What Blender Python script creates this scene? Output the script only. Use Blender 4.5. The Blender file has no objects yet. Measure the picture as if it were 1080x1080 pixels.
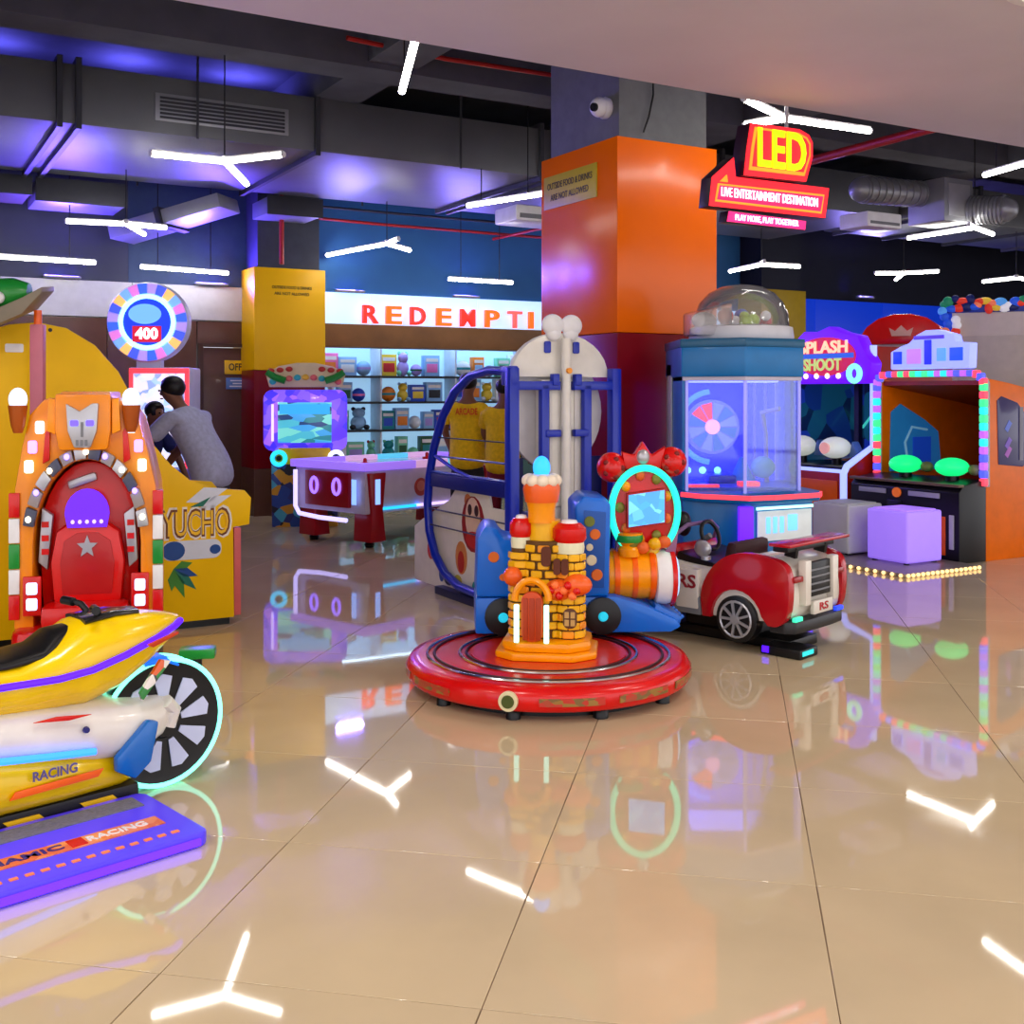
import bpy, bmesh, math, random
from mathutils import Vector, Matrix, Euler

# ---------------------------------------------------------------- camera, world, exposure
SC = bpy.context.scene
COL = SC.collection
F, HZ, CH = 1170.0, 413.0, 1.5            # focal length in pixels, horizon row, camera height
cam_d = bpy.data.cameras.new('camera')
cam_d.sensor_width = 36.0
cam_d.lens = 36.0 * F / 1080.0
cam_d.shift_y = (HZ - 540.0) / 1080.0
cam_d.clip_start = 0.05
cam_d.clip_end = 200
cam = bpy.data.objects.new('camera', cam_d)
COL.objects.link(cam)
cam.location = (0, 0, CH)
cam.rotation_euler = (math.radians(90), 0, 0)
SC.camera = cam

world = bpy.data.worlds.new('mall_ambient')
SC.world = world
world.use_nodes = True
world.node_tree.nodes['Background'].inputs[0].default_value = (0.96, 0.95, 1.0, 1)
world.node_tree.nodes['Background'].inputs[1].default_value = 1.9

SC.view_settings.view_transform = 'Standard'
SC.view_settings.look = 'None'
SC.view_settings.exposure = 0.2
SC.view_settings.gamma = 1.0
SC.view_settings.use_curve_mapping = False
try:
    SC.cycles.use_denoising = True
    SC.cycles.max_bounces = 8
    SC.cycles.transparent_max_bounces = 16
    SC.cycles.sample_clamp_indirect = 4.0
    SC.cycles.caustics_reflective = False
    SC.cycles.caustics_refractive = False
except Exception:
    pass

PI = math.pi
def R(d): return math.radians(d)
RND = random.Random(7)

# store frame: U runs along the shop front (receding right), V into the shop (receding left)
U = Vector((0.866, 0.5, 0)); V = Vector((-0.5, 0.866, 0))
O = Vector((0.73, 7.7, 0))
STORE_RZ = R(30)
def S(a, b, z=0.0):
    p = O + U * a + V * b
    return Vector((p.x, p.y, z))
def onplane(px, py, z):
    """floor-parallel plane at height z -> world point under that bearing"""
    d = F * (z - CH) / (HZ - py)
    return Vector(((px - 540) / F * d, d, z))
def at(px, d, z=0.0):
    return Vector(((px - 540) / F * d, d, z))

def area(name, loc, size, energy, color, rot=(0, 0, 0), sizey=None):
    l = bpy.data.lights.new(name, 'AREA')
    l.energy = energy; l.color = color
    l.shape = 'RECTANGLE' if sizey else 'DISK'
    l.size = size
    if sizey: l.size_y = sizey
    o = bpy.data.objects.new(name, l)
    COL.objects.link(o)
    o.location = loc; o.rotation_euler = rot
    return o
def point(name, loc, energy, color, r=0.05, parent=None):
    l = bpy.data.lights.new(name, 'POINT')
    l.energy = energy; l.color = color; l.shadow_soft_size = r
    o = bpy.data.objects.new(name, l)
    COL.objects.link(o)
    o.location = loc
    if parent: o.parent = parent
    return o

# recessed mall downlights in the soffit above and behind the camera
for i, (x, y) in enumerate([(-2.6, 0.8), (0.4, 0.6), (3.2, 1.6), (-1.2, 3.2), (2.62, 5.15), (4.6, 4.6), (-3.6, 2.6)]):
    area('downlight_lamp', (x, y, 3.385), 0.5, 26, (1.0, 0.95, 0.88))

# ---------------------------------------------------------------- materials
MATS = {}
def lin(c):
    r = []
    for v in c[:3]:
        v = v / 255.0
        r.append(v / 12.92 if v <= 0.04045 else ((v + 0.055) / 1.055) ** 2.4)
    return tuple(r) + (1.0,)

def M(name, col=(200, 200, 200), rough=0.4, metal=0.0, emit=0.0, ecol=None, coat=0.0, spec=0.32,
      alpha=1.0, trans=0.0, noise=0.06, nscale=9.0, bump=0.0):
    if name in MATS: return MATS[name]
    m = bpy.data.materials.new(name)
    m.use_nodes = True
    nt = m.node_tree
    b = nt.nodes['Principled BSDF']
    b.inputs['Roughness'].default_value = rough
    b.inputs['Metallic'].default_value = metal
    b.inputs['Coat Weight'].default_value = coat * 0.4
    b.inputs['Coat Roughness'].default_value = 0.06
    b.inputs['Specular IOR Level'].default_value = spec
    b.inputs['Alpha'].default_value = alpha
    b.inputs['Transmission Weight'].default_value = trans
    c = lin(col)
    b.inputs['Base Color'].default_value = c
    if noise > 0:
        tc = nt.nodes.new('ShaderNodeTexCoord')
        n = nt.nodes.new('ShaderNodeTexNoise')
        n.inputs['Scale'].default_value = nscale
        n.inputs['Detail'].default_value = 4
        rp = nt.nodes.new('ShaderNodeValToRGB')
        rp.color_ramp.elements[0].position = 0.3
        rp.color_ramp.elements[1].position = 0.7
        rp.color_ramp.elements[0].color = tuple(v * (1 - noise) for v in c[:3]) + (1,)
        rp.color_ramp.elements[1].color = tuple(min(1, v * (1 + noise)) for v in c[:3]) + (1,)
        nt.links.new(tc.outputs['Object'], n.inputs['Vector'])
        nt.links.new(n.outputs['Fac'], rp.inputs['Fac'])
        nt.links.new(rp.outputs['Color'], b.inputs['Base Color'])
        if bump > 0:
            bp = nt.nodes.new('ShaderNodeBump')
            bp.inputs['Strength'].default_value = bump
            bp.inputs['Distance'].default_value = 0.01
            nt.links.new(n.outputs['Fac'], bp.inputs['Height'])
            nt.links.new(bp.outputs['Normal'], b.inputs['Normal'])
    if emit > 0:
        b.inputs['Emission Color'].default_value = lin(ecol or col)
        b.inputs['Emission Strength'].default_value = emit
    MATS[name] = m
    return m

def MOSAIC(name, cols, scale=12.0, emit=0.0, rough=0.3, coat=0.3, stretch=(1, 1, 1)):
    """printed graphic: patches of flat colour"""
    if name in MATS: return MATS[name]
    m = bpy.data.materials.new(name)
    m.use_nodes = True
    nt = m.node_tree
    b = nt.nodes['Principled BSDF']
    b.inputs['Roughness'].default_value = rough
    b.inputs['Coat Weight'].default_value = coat
    tc = nt.nodes.new('ShaderNodeTexCoord')
    mp = nt.nodes.new('ShaderNodeMapping')
    mp.inputs['Scale'].default_value = stretch
    v = nt.nodes.new('ShaderNodeTexVoronoi')
    v.inputs['Scale'].default_value = scale
    sp = nt.nodes.new('ShaderNodeSeparateColor')
    rp = nt.nodes.new('ShaderNodeValToRGB')
    rp.color_ramp.interpolation = 'CONSTANT'
    while len(rp.color_ramp.elements) < len(cols):
        rp.color_ramp.elements.new(0.5)
    for i, c in enumerate(cols):
        rp.color_ramp.elements[i].position = i / len(cols)
        rp.color_ramp.elements[i].color = lin(c)
    nt.links.new(tc.outputs['Object'], mp.inputs['Vector'])
    nt.links.new(mp.outputs['Vector'], v.inputs['Vector'])
    nt.links.new(v.outputs['Color'], sp.inputs['Color'])
    nt.links.new(sp.outputs['Red'], rp.inputs['Fac'])
    nt.links.new(rp.outputs['Color'], b.inputs['Base Color'])
    if emit > 0:
        nt.links.new(rp.outputs['Color'], b.inputs['Emission Color'])
        b.inputs['Emission Strength'].default_value = emit
    MATS[name] = m
    return m

def GLASS(name, col=(235, 245, 255), alpha=0.15, rough=0.03):
    if name in MATS: return MATS[name]
    m = bpy.data.materials.new(name)
    m.use_nodes = True
    nt = m.node_tree
    nt.nodes.clear()
    out = nt.nodes.new('ShaderNodeOutputMaterial')
    tr = nt.nodes.new('ShaderNodeBsdfTransparent'); tr.inputs[0].default_value = (0.97, 0.98, 1, 1)
    gl = nt.nodes.new('ShaderNodeBsdfGlossy'); gl.inputs['Roughness'].default_value = rough
    gl.inputs[0].default_value = lin(col)
    df = nt.nodes.new('ShaderNodeBsdfDiffuse'); df.inputs[0].default_value = lin(col)
    fr = nt.nodes.new('ShaderNodeFresnel'); fr.inputs[0].default_value = 1.45
    m1 = nt.nodes.new('ShaderNodeMixShader'); m2 = nt.nodes.new('ShaderNodeMixShader')
    m1.inputs[0].default_value = alpha
    nt.links.new(tr.outputs[0], m1.inputs[1]); nt.links.new(df.outputs[0], m1.inputs[2])
    nt.links.new(fr.outputs[0], m2.inputs[0])
    nt.links.new(m1.outputs[0], m2.inputs[1]); nt.links.new(gl.outputs[0], m2.inputs[2])
    nt.links.new(m2.outputs[0], out.inputs[0])
    MATS[name] = m
    return m

# emissive helpers
def E(name, col, s): return M(name, col, 0.4, emit=s, noise=0)

# ---------------------------------------------------------------- mesh builder
class MB:
    def __init__(s):
        s.v = []; s.f = []; s.T = None
    def add(s, vs, fs):
        o = len(s.v)
        for p in vs:
            p = Vector(p)
            s.v.append(s.T @ p if s.T else p)
        for f in fs: s.f.append([i + o for i in f])
        return s
    def box(s, x0, x1, y0, y1, z0, z1):
        return s.add([(x0, y0, z0), (x1, y0, z0), (x1, y1, z0), (x0, y1, z0), (x0, y0, z1), (x1, y0, z1), (x1, y1, z1), (x0, y1, z1)],
                     [(3, 2, 1, 0), (4, 5, 6, 7), (0, 1, 5, 4), (1, 2, 6, 5), (2, 3, 7, 6), (3, 0, 4, 7)])
    def bar(s, p0, p1, w, h, up=(0, 0, 1)):
        p0 = Vector(p0); p1 = Vector(p1); d = (p1 - p0).normalized(); up = Vector(up)
        if abs(d.dot(up)) > 0.99: up = Vector((0, 1, 0))
        a = d.cross(up).normalized() * (w / 2); b = a.cross(d).normalized() * (h / 2)
        vs = [p + x * i + b * j for p in (p0, p1) for x, i, j in ((a, -1, -1), (a, 1, -1), (a, 1, 1), (a, -1, 1))]
        return s.add(vs, [(0, 1, 2, 3), (7, 6, 5, 4), (0, 4, 5, 1), (1, 5, 6, 2), (2, 6, 7, 3), (3, 7, 4, 0)])
    def prism(s, poly, t0, t1, plane='xz'):
        """extrude a 2-D outline; plane xz extrudes along y, yz along x, xy along z"""
        n = len(poly)
        def mk(p, t):
            return {'xz': (p[0], t, p[1]), 'yz': (t, p[0], p[1]), 'xy': (p[0], p[1], t)}[plane]
        vs = [mk(p, t0) for p in poly] + [mk(p, t1) for p in poly]
        fs = [list(range(n)), list(range(2 * n - 1, n - 1, -1))]
        for i in range(n):
            j = (i + 1) % n
            fs.append((i, i + n, j + n, j))
        return s.add(vs, fs)
    def cyl(s, p0, p1, r0, r1=None, n=16):
        if r1 is None: r1 = r0
        p0 = Vector(p0); p1 = Vector(p1); d = (p1 - p0).normalized()
        up = Vector((0, 0, 1)) if abs(d.z) < 0.95 else Vector((1, 0, 0))
        a = d.cross(up).normalized(); b = a.cross(d).normalized()
        vs = []
        for p, r in ((p0, r0), (p1, r1)):
            for i in range(n):
                t = 2 * PI * i / n
                vs.append(p + (a * math.cos(t) + b * math.sin(t)) * r)
        fs = [list(range(n)), list(range(2 * n - 1, n - 1, -1))]
        for i in range(n):
            j = (i + 1) % n
            fs.append((i, i + n, j + n, j))
        return s.add(vs, fs)
    def lathe(s, prof, c=(0, 0, 0), n=24, axis='z', sx=1, sy=1):
        """prof: (radius, height) list, closed with caps"""
        c = Vector(c); vs = []; fs = []
        for r, h in prof:
            for i in range(n):
                t = 2 * PI * i / n
                q = (r * math.cos(t) * sx, r * math.sin(t) * sy, h)
                if axis == 'y': q = (q[0], q[2], q[1])
                if axis == 'x': q = (q[2], q[0], q[1])
                vs.append(c + Vector(q))
        for k in range(len(prof) - 1):
            for i in range(n):
                j = (i + 1) % n
                fs.append((k * n + i, k * n + j, k * n + n + j, k * n + n + i))
        fs.append(list(range(n - 1, -1, -1))); k = (len(prof) - 1) * n
        fs.append(list(range(k, k + n)))
        return s.add(vs, fs)
    def ball(s, c, r, n=16, m=10):
        if not isinstance(r, (tuple, list)): r = (r, r, r)
        pr = []
        c = Vector(c); vs = [c + Vector((0, 0, -r[2]))]; fs = []
        for k in range(1, m):
            ph = -PI / 2 + PI * k / m
            for i in range(n):
                t = 2 * PI * i / n
                vs.append(c + Vector((r[0] * math.cos(ph) * math.cos(t), r[1] * math.cos(ph) * math.sin(t), r[2] * math.sin(ph))))
        vs.append(c + Vector((0, 0, r[2])))
        for i in range(n):
            j = (i + 1) % n
            fs.append((0, 1 + j, 1 + i))
            for k in range(m - 2):
                fs.append((1 + k * n + i, 1 + k * n + j, 1 + k * n + n + j, 1 + k * n + n + i))
            fs.append((1 + (m - 2) * n + i, 1 + (m - 2) * n + j, len(vs) - 1))
        return s.add(vs, fs)
    def tube(s, pts, r, n=8, closed=False, rs=None):
        pts = [Vector(p) for p in pts]; k = len(pts); vs = []; fs = []
        prev = None
        for i, p in enumerate(pts):
            if closed: d = pts[(i + 1) % k] - pts[i - 1]
            else: d = pts[min(i + 1, k - 1)] - pts[max(i - 1, 0)]
            d.normalize()
            if prev is None:
                up = Vector((0, 0, 1)) if abs(d.z) < 0.9 else Vector((1, 0, 0))
                a = d.cross(up).normalized()
            else:
                a = (prev - d * prev.dot(d)).normalized()
            prev = a
            b = a.cross(d)
            rr = rs[i] if rs else r
            for j in range(n):
                t = 2 * PI * j / n
                vs.append(p + (a * math.cos(t) + b * math.sin(t)) * rr)
        for i in range(k if closed else k - 1):
            i2 = (i + 1) % k
            for j in range(n):
                j2 = (j + 1) % n
                fs.append((i * n + j, i * n + j2, i2 * n + j2, i2 * n + j))
        if not closed:
            fs.append(list(range(n - 1, -1, -1))); fs.append(list(range((k - 1) * n, k * n)))
        return s.add(vs, fs)
    def loft(s, rings, cap=True):
        n = len(rings[0]); vs = [p for r in rings for p in r]; fs = []
        for k in range(len(rings) - 1):
            for i in range(n):
                j = (i + 1) % n
                fs.append((k * n + i, k * n + j, k * n + n + j, k * n + n + i))
        if cap:
            fs.append(list(range(n - 1, -1, -1))); q = (len(rings) - 1) * n
            fs.append(list(range(q, q + n)))
        return s.add(vs, fs)
    def mesh(s, name, bevel=0.0, seg=2, sub=0, smooth=True, ang=40):
        me = bpy.data.meshes.new(name)
        bm = bmesh.new()
        bv = [bm.verts.new(p) for p in s.v]
        for f in s.f:
            try: bm.faces.new([bv[i] for i in f])
            except ValueError: pass
        bmesh.ops.recalc_face_normals(bm, faces=bm.faces)
        if bevel > 0:
            es = [e for e in bm.edges if e.is_manifold and e.calc_face_angle(0) > R(25)]
            bmesh.ops.bevel(bm, geom=es, offset=bevel, segments=seg, affect='EDGES', profile=0.6, clamp_overlap=True)
        bm.to_mesh(me); bm.free()
        if smooth:
            me.polygons.foreach_set('use_smooth', [True] * len(me.polygons))
            try: me.set_sharp_from_angle(angle=R(ang))
            except Exception: pass
        return me
    def build(s, name, mat, parent=None, bevel=0.0, seg=2, loc=None, rot=None, label=None, smooth=True, ang=40):
        return link(s.mesh(name, bevel, seg, smooth=smooth, ang=ang), name, mat, parent, loc, rot, label)

def link(me, name, mat, parent=None, loc=None, rot=None, label=None):
    o = bpy.data.objects.new(name, me)
    if mat is not None and len(me.materials) == 0: me.materials.append(mat)
    COL.objects.link(o)
    if parent is not None: o.parent = parent
    if loc is not None: o.location = loc
    if rot is not None: o.rotation_euler = rot
    if label: o['label'] = label
    return o
def dup(o, parent=None, loc=None, rot=None, mat=None):
    c = o.copy()
    COL.objects.link(c)
    if parent is not None: c.parent = parent
    if loc is not None: c.location = loc
    if rot is not None: c.rotation_euler = rot
    if mat is not None:
        c.material_slots[0].link = 'OBJECT'; c.material_slots[0].material = mat
    return c
def copy_tree(o, parent=None):
    c = o.copy(); COL.objects.link(c); c.parent = parent
    for ch in list(o.children): copy_tree(ch, c)
    return c
def tag(o, label, cat, group=None, kind=None):
    o['label'] = label; o['category'] = cat
    if group: o['group'] = group
    if kind: o['kind'] = kind
    return o
def thing(name, label, cat, loc=(0, 0, 0), rz=0.0, group=None):
    o = bpy.data.objects.new(name, None)
    o.empty_display_size = 0.1
    COL.objects.link(o)
    o.location = loc; o.rotation_euler = (0, 0, rz)
    return tag(o, label, cat, group)
def struct(o, label=None, cat=None):
    o['kind'] = 'structure'
    if label: o['label'] = label
    if cat: o['category'] = cat
    return o
def B(name, mat, parent, x0, x1, y0, y1, z0, z1, bevel=0.0, label=None):
    return MB().box(x0, x1, y0, y1, z0, z1).build(name, mat, parent, bevel, label=label)
TXT = {}
def text(s, size, depth, mat, parent, loc, rot=(PI / 2, 0, 0), name='lettering', bold=0.0, width=None):
    """flat lettering with a little thickness, standing on its local xz plane by default"""
    key = (s, size, depth, bold, width)
    if key not in TXT:
        c = bpy.data.curves.new('t', 'FONT')
        c.body = s; c.size = size; c.extrude = depth; c.align_x = 'CENTER'; c.align_y = 'CENTER'
        c.offset = bold * size; c.resolution_u = 3
        ob = bpy.data.objects.new('t', c)
        COL.objects.link(ob)
        dg = bpy.context.evaluated_depsgraph_get()
        me = bpy.data.meshes.new_from_object(ob.evaluated_get(dg))
        bpy.data.objects.remove(ob)
        xs = [v.co.x for v in me.vertices]
        if width and xs:
            k = width / (max(xs) - min(xs))
            for v in me.vertices: v.co.x *= k
        me.materials.clear()
        TXT[key] = me
    return link(TXT[key].copy(), name, mat, parent, loc, rot)
def arc(cx, cy, r, a0, a1, n, ry=None):
    ry = r if ry is None else ry
    return [(cx + r * math.cos(R(a0 + (a1 - a0) * i / n)), cy + ry * math.sin(R(a0 + (a1 - a0) * i / n))) for i in range(n + 1)]
def rrect(x0, x1, y0, y1, r, n=4):
    return (arc(x1 - r, y0 + r, r, -90, 0, n) + arc(x1 - r, y1 - r, r, 0, 90, n) +
            arc(x0 + r, y1 - r, r, 90, 180, n) + arc(x0 + r, y0 + r, r, 180, 270, n))
def ell(cx, cy, rx, ry, n=28):
    return [(cx + rx * math.cos(2 * PI * i / n), cy + ry * math.sin(2 * PI * i / n)) for i in range(n)]
def chaikin(p, it=2, closed=False):
    for _ in range(it):
        q = [] if closed else [p[0]]
        n = len(p)
        for i in range(n if closed else n - 1):
            a, b = p[i], p[(i + 1) % n]
            q += [(a[0] * 0.75 + b[0] * 0.25, a[1] * 0.75 + b[1] * 0.25), (a[0] * 0.25 + b[0] * 0.75, a[1] * 0.25 + b[1] * 0.75)]
        if not closed: q.append(p[-1])
        p = q
    return p
def ordinal(i):
    return ['first', 'second', 'third', 'fourth', 'fifth', 'sixth', 'seventh', 'eighth', 'ninth', 'tenth', 'eleventh', 'twelfth',
            'thirteenth', 'fourteenth', 'fifteenth', 'sixteenth', 'seventeenth', 'eighteenth', 'nineteenth', 'twentieth'][i]

# common materials
WHITE = M('white_plastic', (232, 232, 234), 0.3, coat=0.3)
BLACK = M('black_plastic', (18, 18, 20), 0.35)
DARK = M('dark_metal', (52, 54, 60), 0.5, 0.2)
CHROME = M('chrome', (220, 222, 226), 0.15, 1.0)
RED = M('red_gloss', (210, 12, 10), 0.25, coat=0.5)
DKRED = M('dark_red_gloss', (156, 6, 22), 0.3, coat=0.4)
YELLOW = M('yellow_gloss', (240, 190, 0), 0.28, coat=0.4)
GOLD = M('orange_yellow_gloss', (246, 152, 0), 0.28, coat=0.4)
ORANGE = M('orange_gloss', (240, 96, 0), 0.28, coat=0.4)
BLUE = M('royal_blue_gloss', (14, 40, 170), 0.28, coat=0.4)
SKYB = M('sky_blue_gloss', (6, 104, 214), 0.28, coat=0.4)
TEAL = M('teal_blue_laminate', (0, 108, 176), 0.3, coat=0.3)
GREEN = M('green_gloss', (30, 140, 50), 0.3, coat=0.4)
SILVER = M('silver_paint', (176, 176, 182), 0.3, 0.5)
GREY = M('grey_plastic', (120, 122, 128), 0.4)
PURPLE_E = E('purple_led', (72, 16, 255), 1.5)
BLUE_E = E('blue_led', (30, 60, 255), 1.6)
CYAN_E = E('cyan_led', (30, 235, 190), 1.1)
WHITE_E = E('white_led', (240, 244, 255), 6.0)
RED_E = E('red_led', (255, 60, 76), 1.2)
LAV_E = E('lavender_led', (150, 165, 255), 1.2)
GREEN_E = E('green_led', (20, 225, 120), 1.0)
SCREEN_E = MOSAIC('screen_glow', [(60, 150, 235), (84, 170, 245), (60, 140, 225), (100, 185, 245)], 22, 0.95)
# ================================================================ STRUCTURE
# ---- floor: polished beige porcelain tiles on a grout bed
def tile_mat():
    m = M('beige_porcelain', (197, 177, 143), 0.035, coat=0.0, spec=0.62, noise=0.07, nscale=1.6)
    return m
GROUT = M('grout', (128, 108, 88), 0.7)
floor = struct(B('floor', GROUT, None, -16, 22, -6, 26, -0.12, -0.004), 'polished beige tiled floor of the arcade')
TA = math.atan2(770 - 540, F)
t_dir = Vector((math.sin(TA), math.cos(TA), 0)); r_dir = Vector((math.cos(TA), -math.sin(TA), 0))
torg = Vector((0.09, 3.53, 0)); TS = 0.85
tm = MB().box(-TS / 2 + 0.0015, TS / 2 - 0.0015, -TS / 2 + 0.0015, TS / 2 - 0.0015, -0.02, 0).mesh('tile', 0.0012, 1)
tmm = tile_mat(); tm.materials.append(tmm)
cells = []
for i in range(-22, 26):
    for j in range(-10, 26):
        c = torg + r_dir * ((i + 0.5) * TS) + t_dir * ((j + 0.5) * TS)
        if not (-14 < c.x < 20 and -5 < c.y < 24): continue
        vis = c.y > 1.6 and abs(c.x) < 0.4615 * c.y + 1.0
        cells.append((0 if vis else 1, c.length, c))
cells.sort(key=lambda q: (q[0], q[1]))
for k, (a_, b_, c) in enumerate(cells[:290]):
    o = bpy.data.objects.new('tile', tm); COL.objects.link(o)
    o.parent = floor; o.location = c; o.rotation_euler = (0, 0, -TA)
rest = MB()
for a_, b_, c in cells[290:]:
    rest.T = Matrix.Translation(c) @ Matrix.Rotation(-TA, 4, 'Z')
    rest.box(-TS / 2 + 0.0015, TS / 2 - 0.0015, -TS / 2 + 0.0015, TS / 2 - 0.0015, -0.02, 0)
rest.T = None
fr = rest.build('far_tiles', tmm, floor); fr['kind'] = 'stuff'

def sobj(name, mat, parent, a0, a1, b0, b1, z0, z1, bevel=0.0, label=None):
    """box laid out in the store frame"""
    o = MB().box(a0, a1, b0, b1, z0, z1).build(name, mat, parent, bevel, label=label)
    if parent is None:
        o.location = O; o.rotation_euler = (0, 0, STORE_RZ)
    return o

# ---- ceilings
SOFFIT = M('soffit_paint', (212, 206, 220), 0.6, noise=0.03, nscale=2)
SLAB = M('dark_slab_paint', (80, 82, 94), 0.8, noise=0.15, nscale=3, bump=0.2)
WALLB = M('blue_wall_paint', (44, 100, 160), 0.7, noise=0.08, nscale=2)
WALLG = M('dark_grey_wall', (62, 66, 84), 0.7, noise=0.08, nscale=2)
NAVY = M('navy_wall_paint', (22, 24, 44), 0.7, noise=0.1, nscale=2)
soff = struct(sobj('ceiling', SOFFIT, None, -10, 20, -9.5, -0.82, 3.4, 3.55), 'smooth pinkish grey plaster soffit over the walkway')
fascia = sobj('fascia', SOFFIT, soff, -10, 20, -0.96, -0.82, 3.55, 4.6)
slab = struct(sobj('ceiling', SLAB, None, -8, 20, -0.82, 9.2, 4.6, 4.8), 'dark exposed concrete slab above the arcade')
for i, a in enumerate((-4.6, -0.9, 3.2, 7.4, 11.4)):
    sobj('beam', SLAB, slab, a, a + 0.45, -0.8, 7.3, 4.25, 4.6)
for b in (2.3, 6.6):
    sobj('beam', SLAB, slab, -7.9, 19.9, b, b + 0.4, 4.2, 4.6)
for i, (x, y) in enumerate([(-2.6, 0.8), (0.4, 0.6), (3.2, 1.6), (-1.2, 3.2), (2.62, 5.15), (4.6, 4.6), (-3.6, 2.6)]):
    t = thing('downlight', 'round recessed downlight in the soffit, %s from the camera' % ordinal(i), 'downlight', (x, y, 3.4), 0, 'soffit downlights')
    MB().lathe([(0.30, 0.0), (0.31, -0.012), (0.26, -0.014), (0.25, 0.0)], n=32).build('trim_ring', WHITE, t)
    MB().lathe([(0.25, -0.002), (0.25, -0.008)], n=32).build('diffuser', E('downlight_glow', (255, 236, 205), 2.0), t)

# ---- walls
WOOD = M('brown_laminate', (92, 58, 44), 0.35, noise=0.14, nscale=4, coat=0.2)
WOOD2 = M('tan_laminate', (124, 84, 44), 0.4, noise=0.14, nscale=4)
wb = struct(sobj('wall_back', WALLB, None, -1.86, 7.6, 7.3, 7.5, 2.785, 4.6), 'blue painted upper back wall')
sobj('dim_blue_panel', M('dim_blue_wall', (58, 76, 106), 0.7, noise=0.08), wb, -1.86, -0.2, 7.285, 7.31, 2.785, 4.6)  # blue wall where less light reaches it, dimness put into the colour
sobj('dark_panel', WALLG, wb, -7.5, -1.86, 7.29, 7.5, 2.785, 4.6)  # darker grey stretch left of the wall seam
sobj('navy_panel', NAVY, wb, 7.6, 19, 7.29, 7.5, 3.05, 4.6)
WSTRIP = M('white_strip_paint', (206, 206, 214), 0.5)
LSTRIP = E('backlit_white_panel', (176, 212, 255), 0.95)
for k in range(5):
    a0 = -7.5 + k * 1.42
    sobj('strip_panel', WSTRIP, wb, a0 + 0.004, a0 + 1.416, 7.26, 7.5, 2.37, 2.785, 0.003)
for k in range(5):
    a0 = -0.4 + k * 1.6
    sobj('lightbox_panel', LSTRIP, wb, a0 + 0.004, a0 + 1.596, 7.26, 7.5, 2.37, 2.785, 0.003)
# brown laminate panels on the left, door opening between a=-0.95 and a=-0.1
for a0, a1 in ((-7.5, -6.1), (-6.1, -4.7), (-4.7, -3.3), (-3.3, -2.1), (-2.1, -1.06), (0.02, 0.5)):
    sobj('wood_panel', WOOD, wb, a0 + 0.004, a1 - 0.004, 7.28, 7.48, 0, 2.36, 0.004)
sobj('wood_panel', WOOD, wb, -1.05, 0.01, 7.28, 7.48, 2.08, 2.36, 0.004)
door = struct(sobj('door_1', WOOD, None, -0.98, -0.06, 7.3, 7.36, 0.01, 2.04, 0.005), 'plain brown laminate door beside the yellow column')
fr_m = M('brown_trim', (70, 44, 34), 0.4)
sobj('door_frame', fr_m, door, -1.05, -0.985, 7.26, 7.38, 0, 2.09, 0.004)
sobj('door_frame', fr_m, door, -0.055, 0.01, 7.26, 7.38, 0, 2.09, 0.004)
sobj('door_frame', fr_m, door, -0.985, -0.055, 7.26, 7.38, 2.045, 2.09, 0.004)
MB().bar((-0.19, 7.26, 1.0), (-0.19, 7.3, 1.0), 0.03, 0.03).bar((-0.19, 7.255, 1.0), (-0.31, 7.255, 1.0), 0.02, 0.025).build('door_handle', CHROME, door, 0.004)
# small signs on the door
sg = thing('door_sign', 'small yellow sign with black lettering on the brown door', 'sign', S(-0.52, 7.295, 1.80), STORE_RZ)
B('plate', YELLOW, sg, -0.2, 0.2, -0.012, 0, -0.085, 0.085, 0.003)
text('OFFICE', 0.12, 0.001, BLACK, sg, (0, -0.014, 0), bold=0.015, width=0.3)
sg = thing('notice_sign', 'blue and white notice under the yellow door sign', 'sign', S(-0.52, 7.295, 1.60), STORE_RZ)
B('plate', M('pale_blue_sign', (92, 128, 190), 0.4), sg, -0.18, 0.18, -0.012, 0, -0.07, 0.07, 0.003)
for zz, ww in ((0.035, 0.13), (0.0, 0.1), (-0.035, 0.14)):
    B('print_line', WHITE, sg, -ww, ww * 0.8, -0.0135, -0.012, zz - 0.008, zz + 0.008)
# side walls (outside the frame) and lower right back wall
struct(sobj('wall_left', WALLG, None, -7.7, -7.5, -0.8, 7.5, 0, 4.6), 'dark side wall at the left of the arcade')
struct(sobj('wall_right', NAVY, None, 19, 19.2, -0.8, 7.5, 0, 4.6), 'dark navy side wall at the right of the arcade')
BLIT = E('blue_lit_panel', (10, 52, 190), 0.55)  # blue light falling on the wall strip, put in as colour and glow
wr = struct(sobj('wall_back', NAVY, None, 7.6, 19, 7.3, 7.5, 0, 2.2), 'navy lower back wall behind the right machines')
for k in range(7):
    a0 = 7.6 + k * 1.62
    sobj('blue_lit_wall', BLIT, wr, a0 + 0.005, a0 + 1.615, 7.27, 7.5, 2.2, 3.05, 0.003)
# bulkhead over the prize counter + recess
struct(sobj('trim_1', WOOD2, None, 0.5, 7.6, 7.1, 7.5, 2.075, 2.37, 0.004), 'tan wood bulkhead over the prize shelves')

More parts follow.
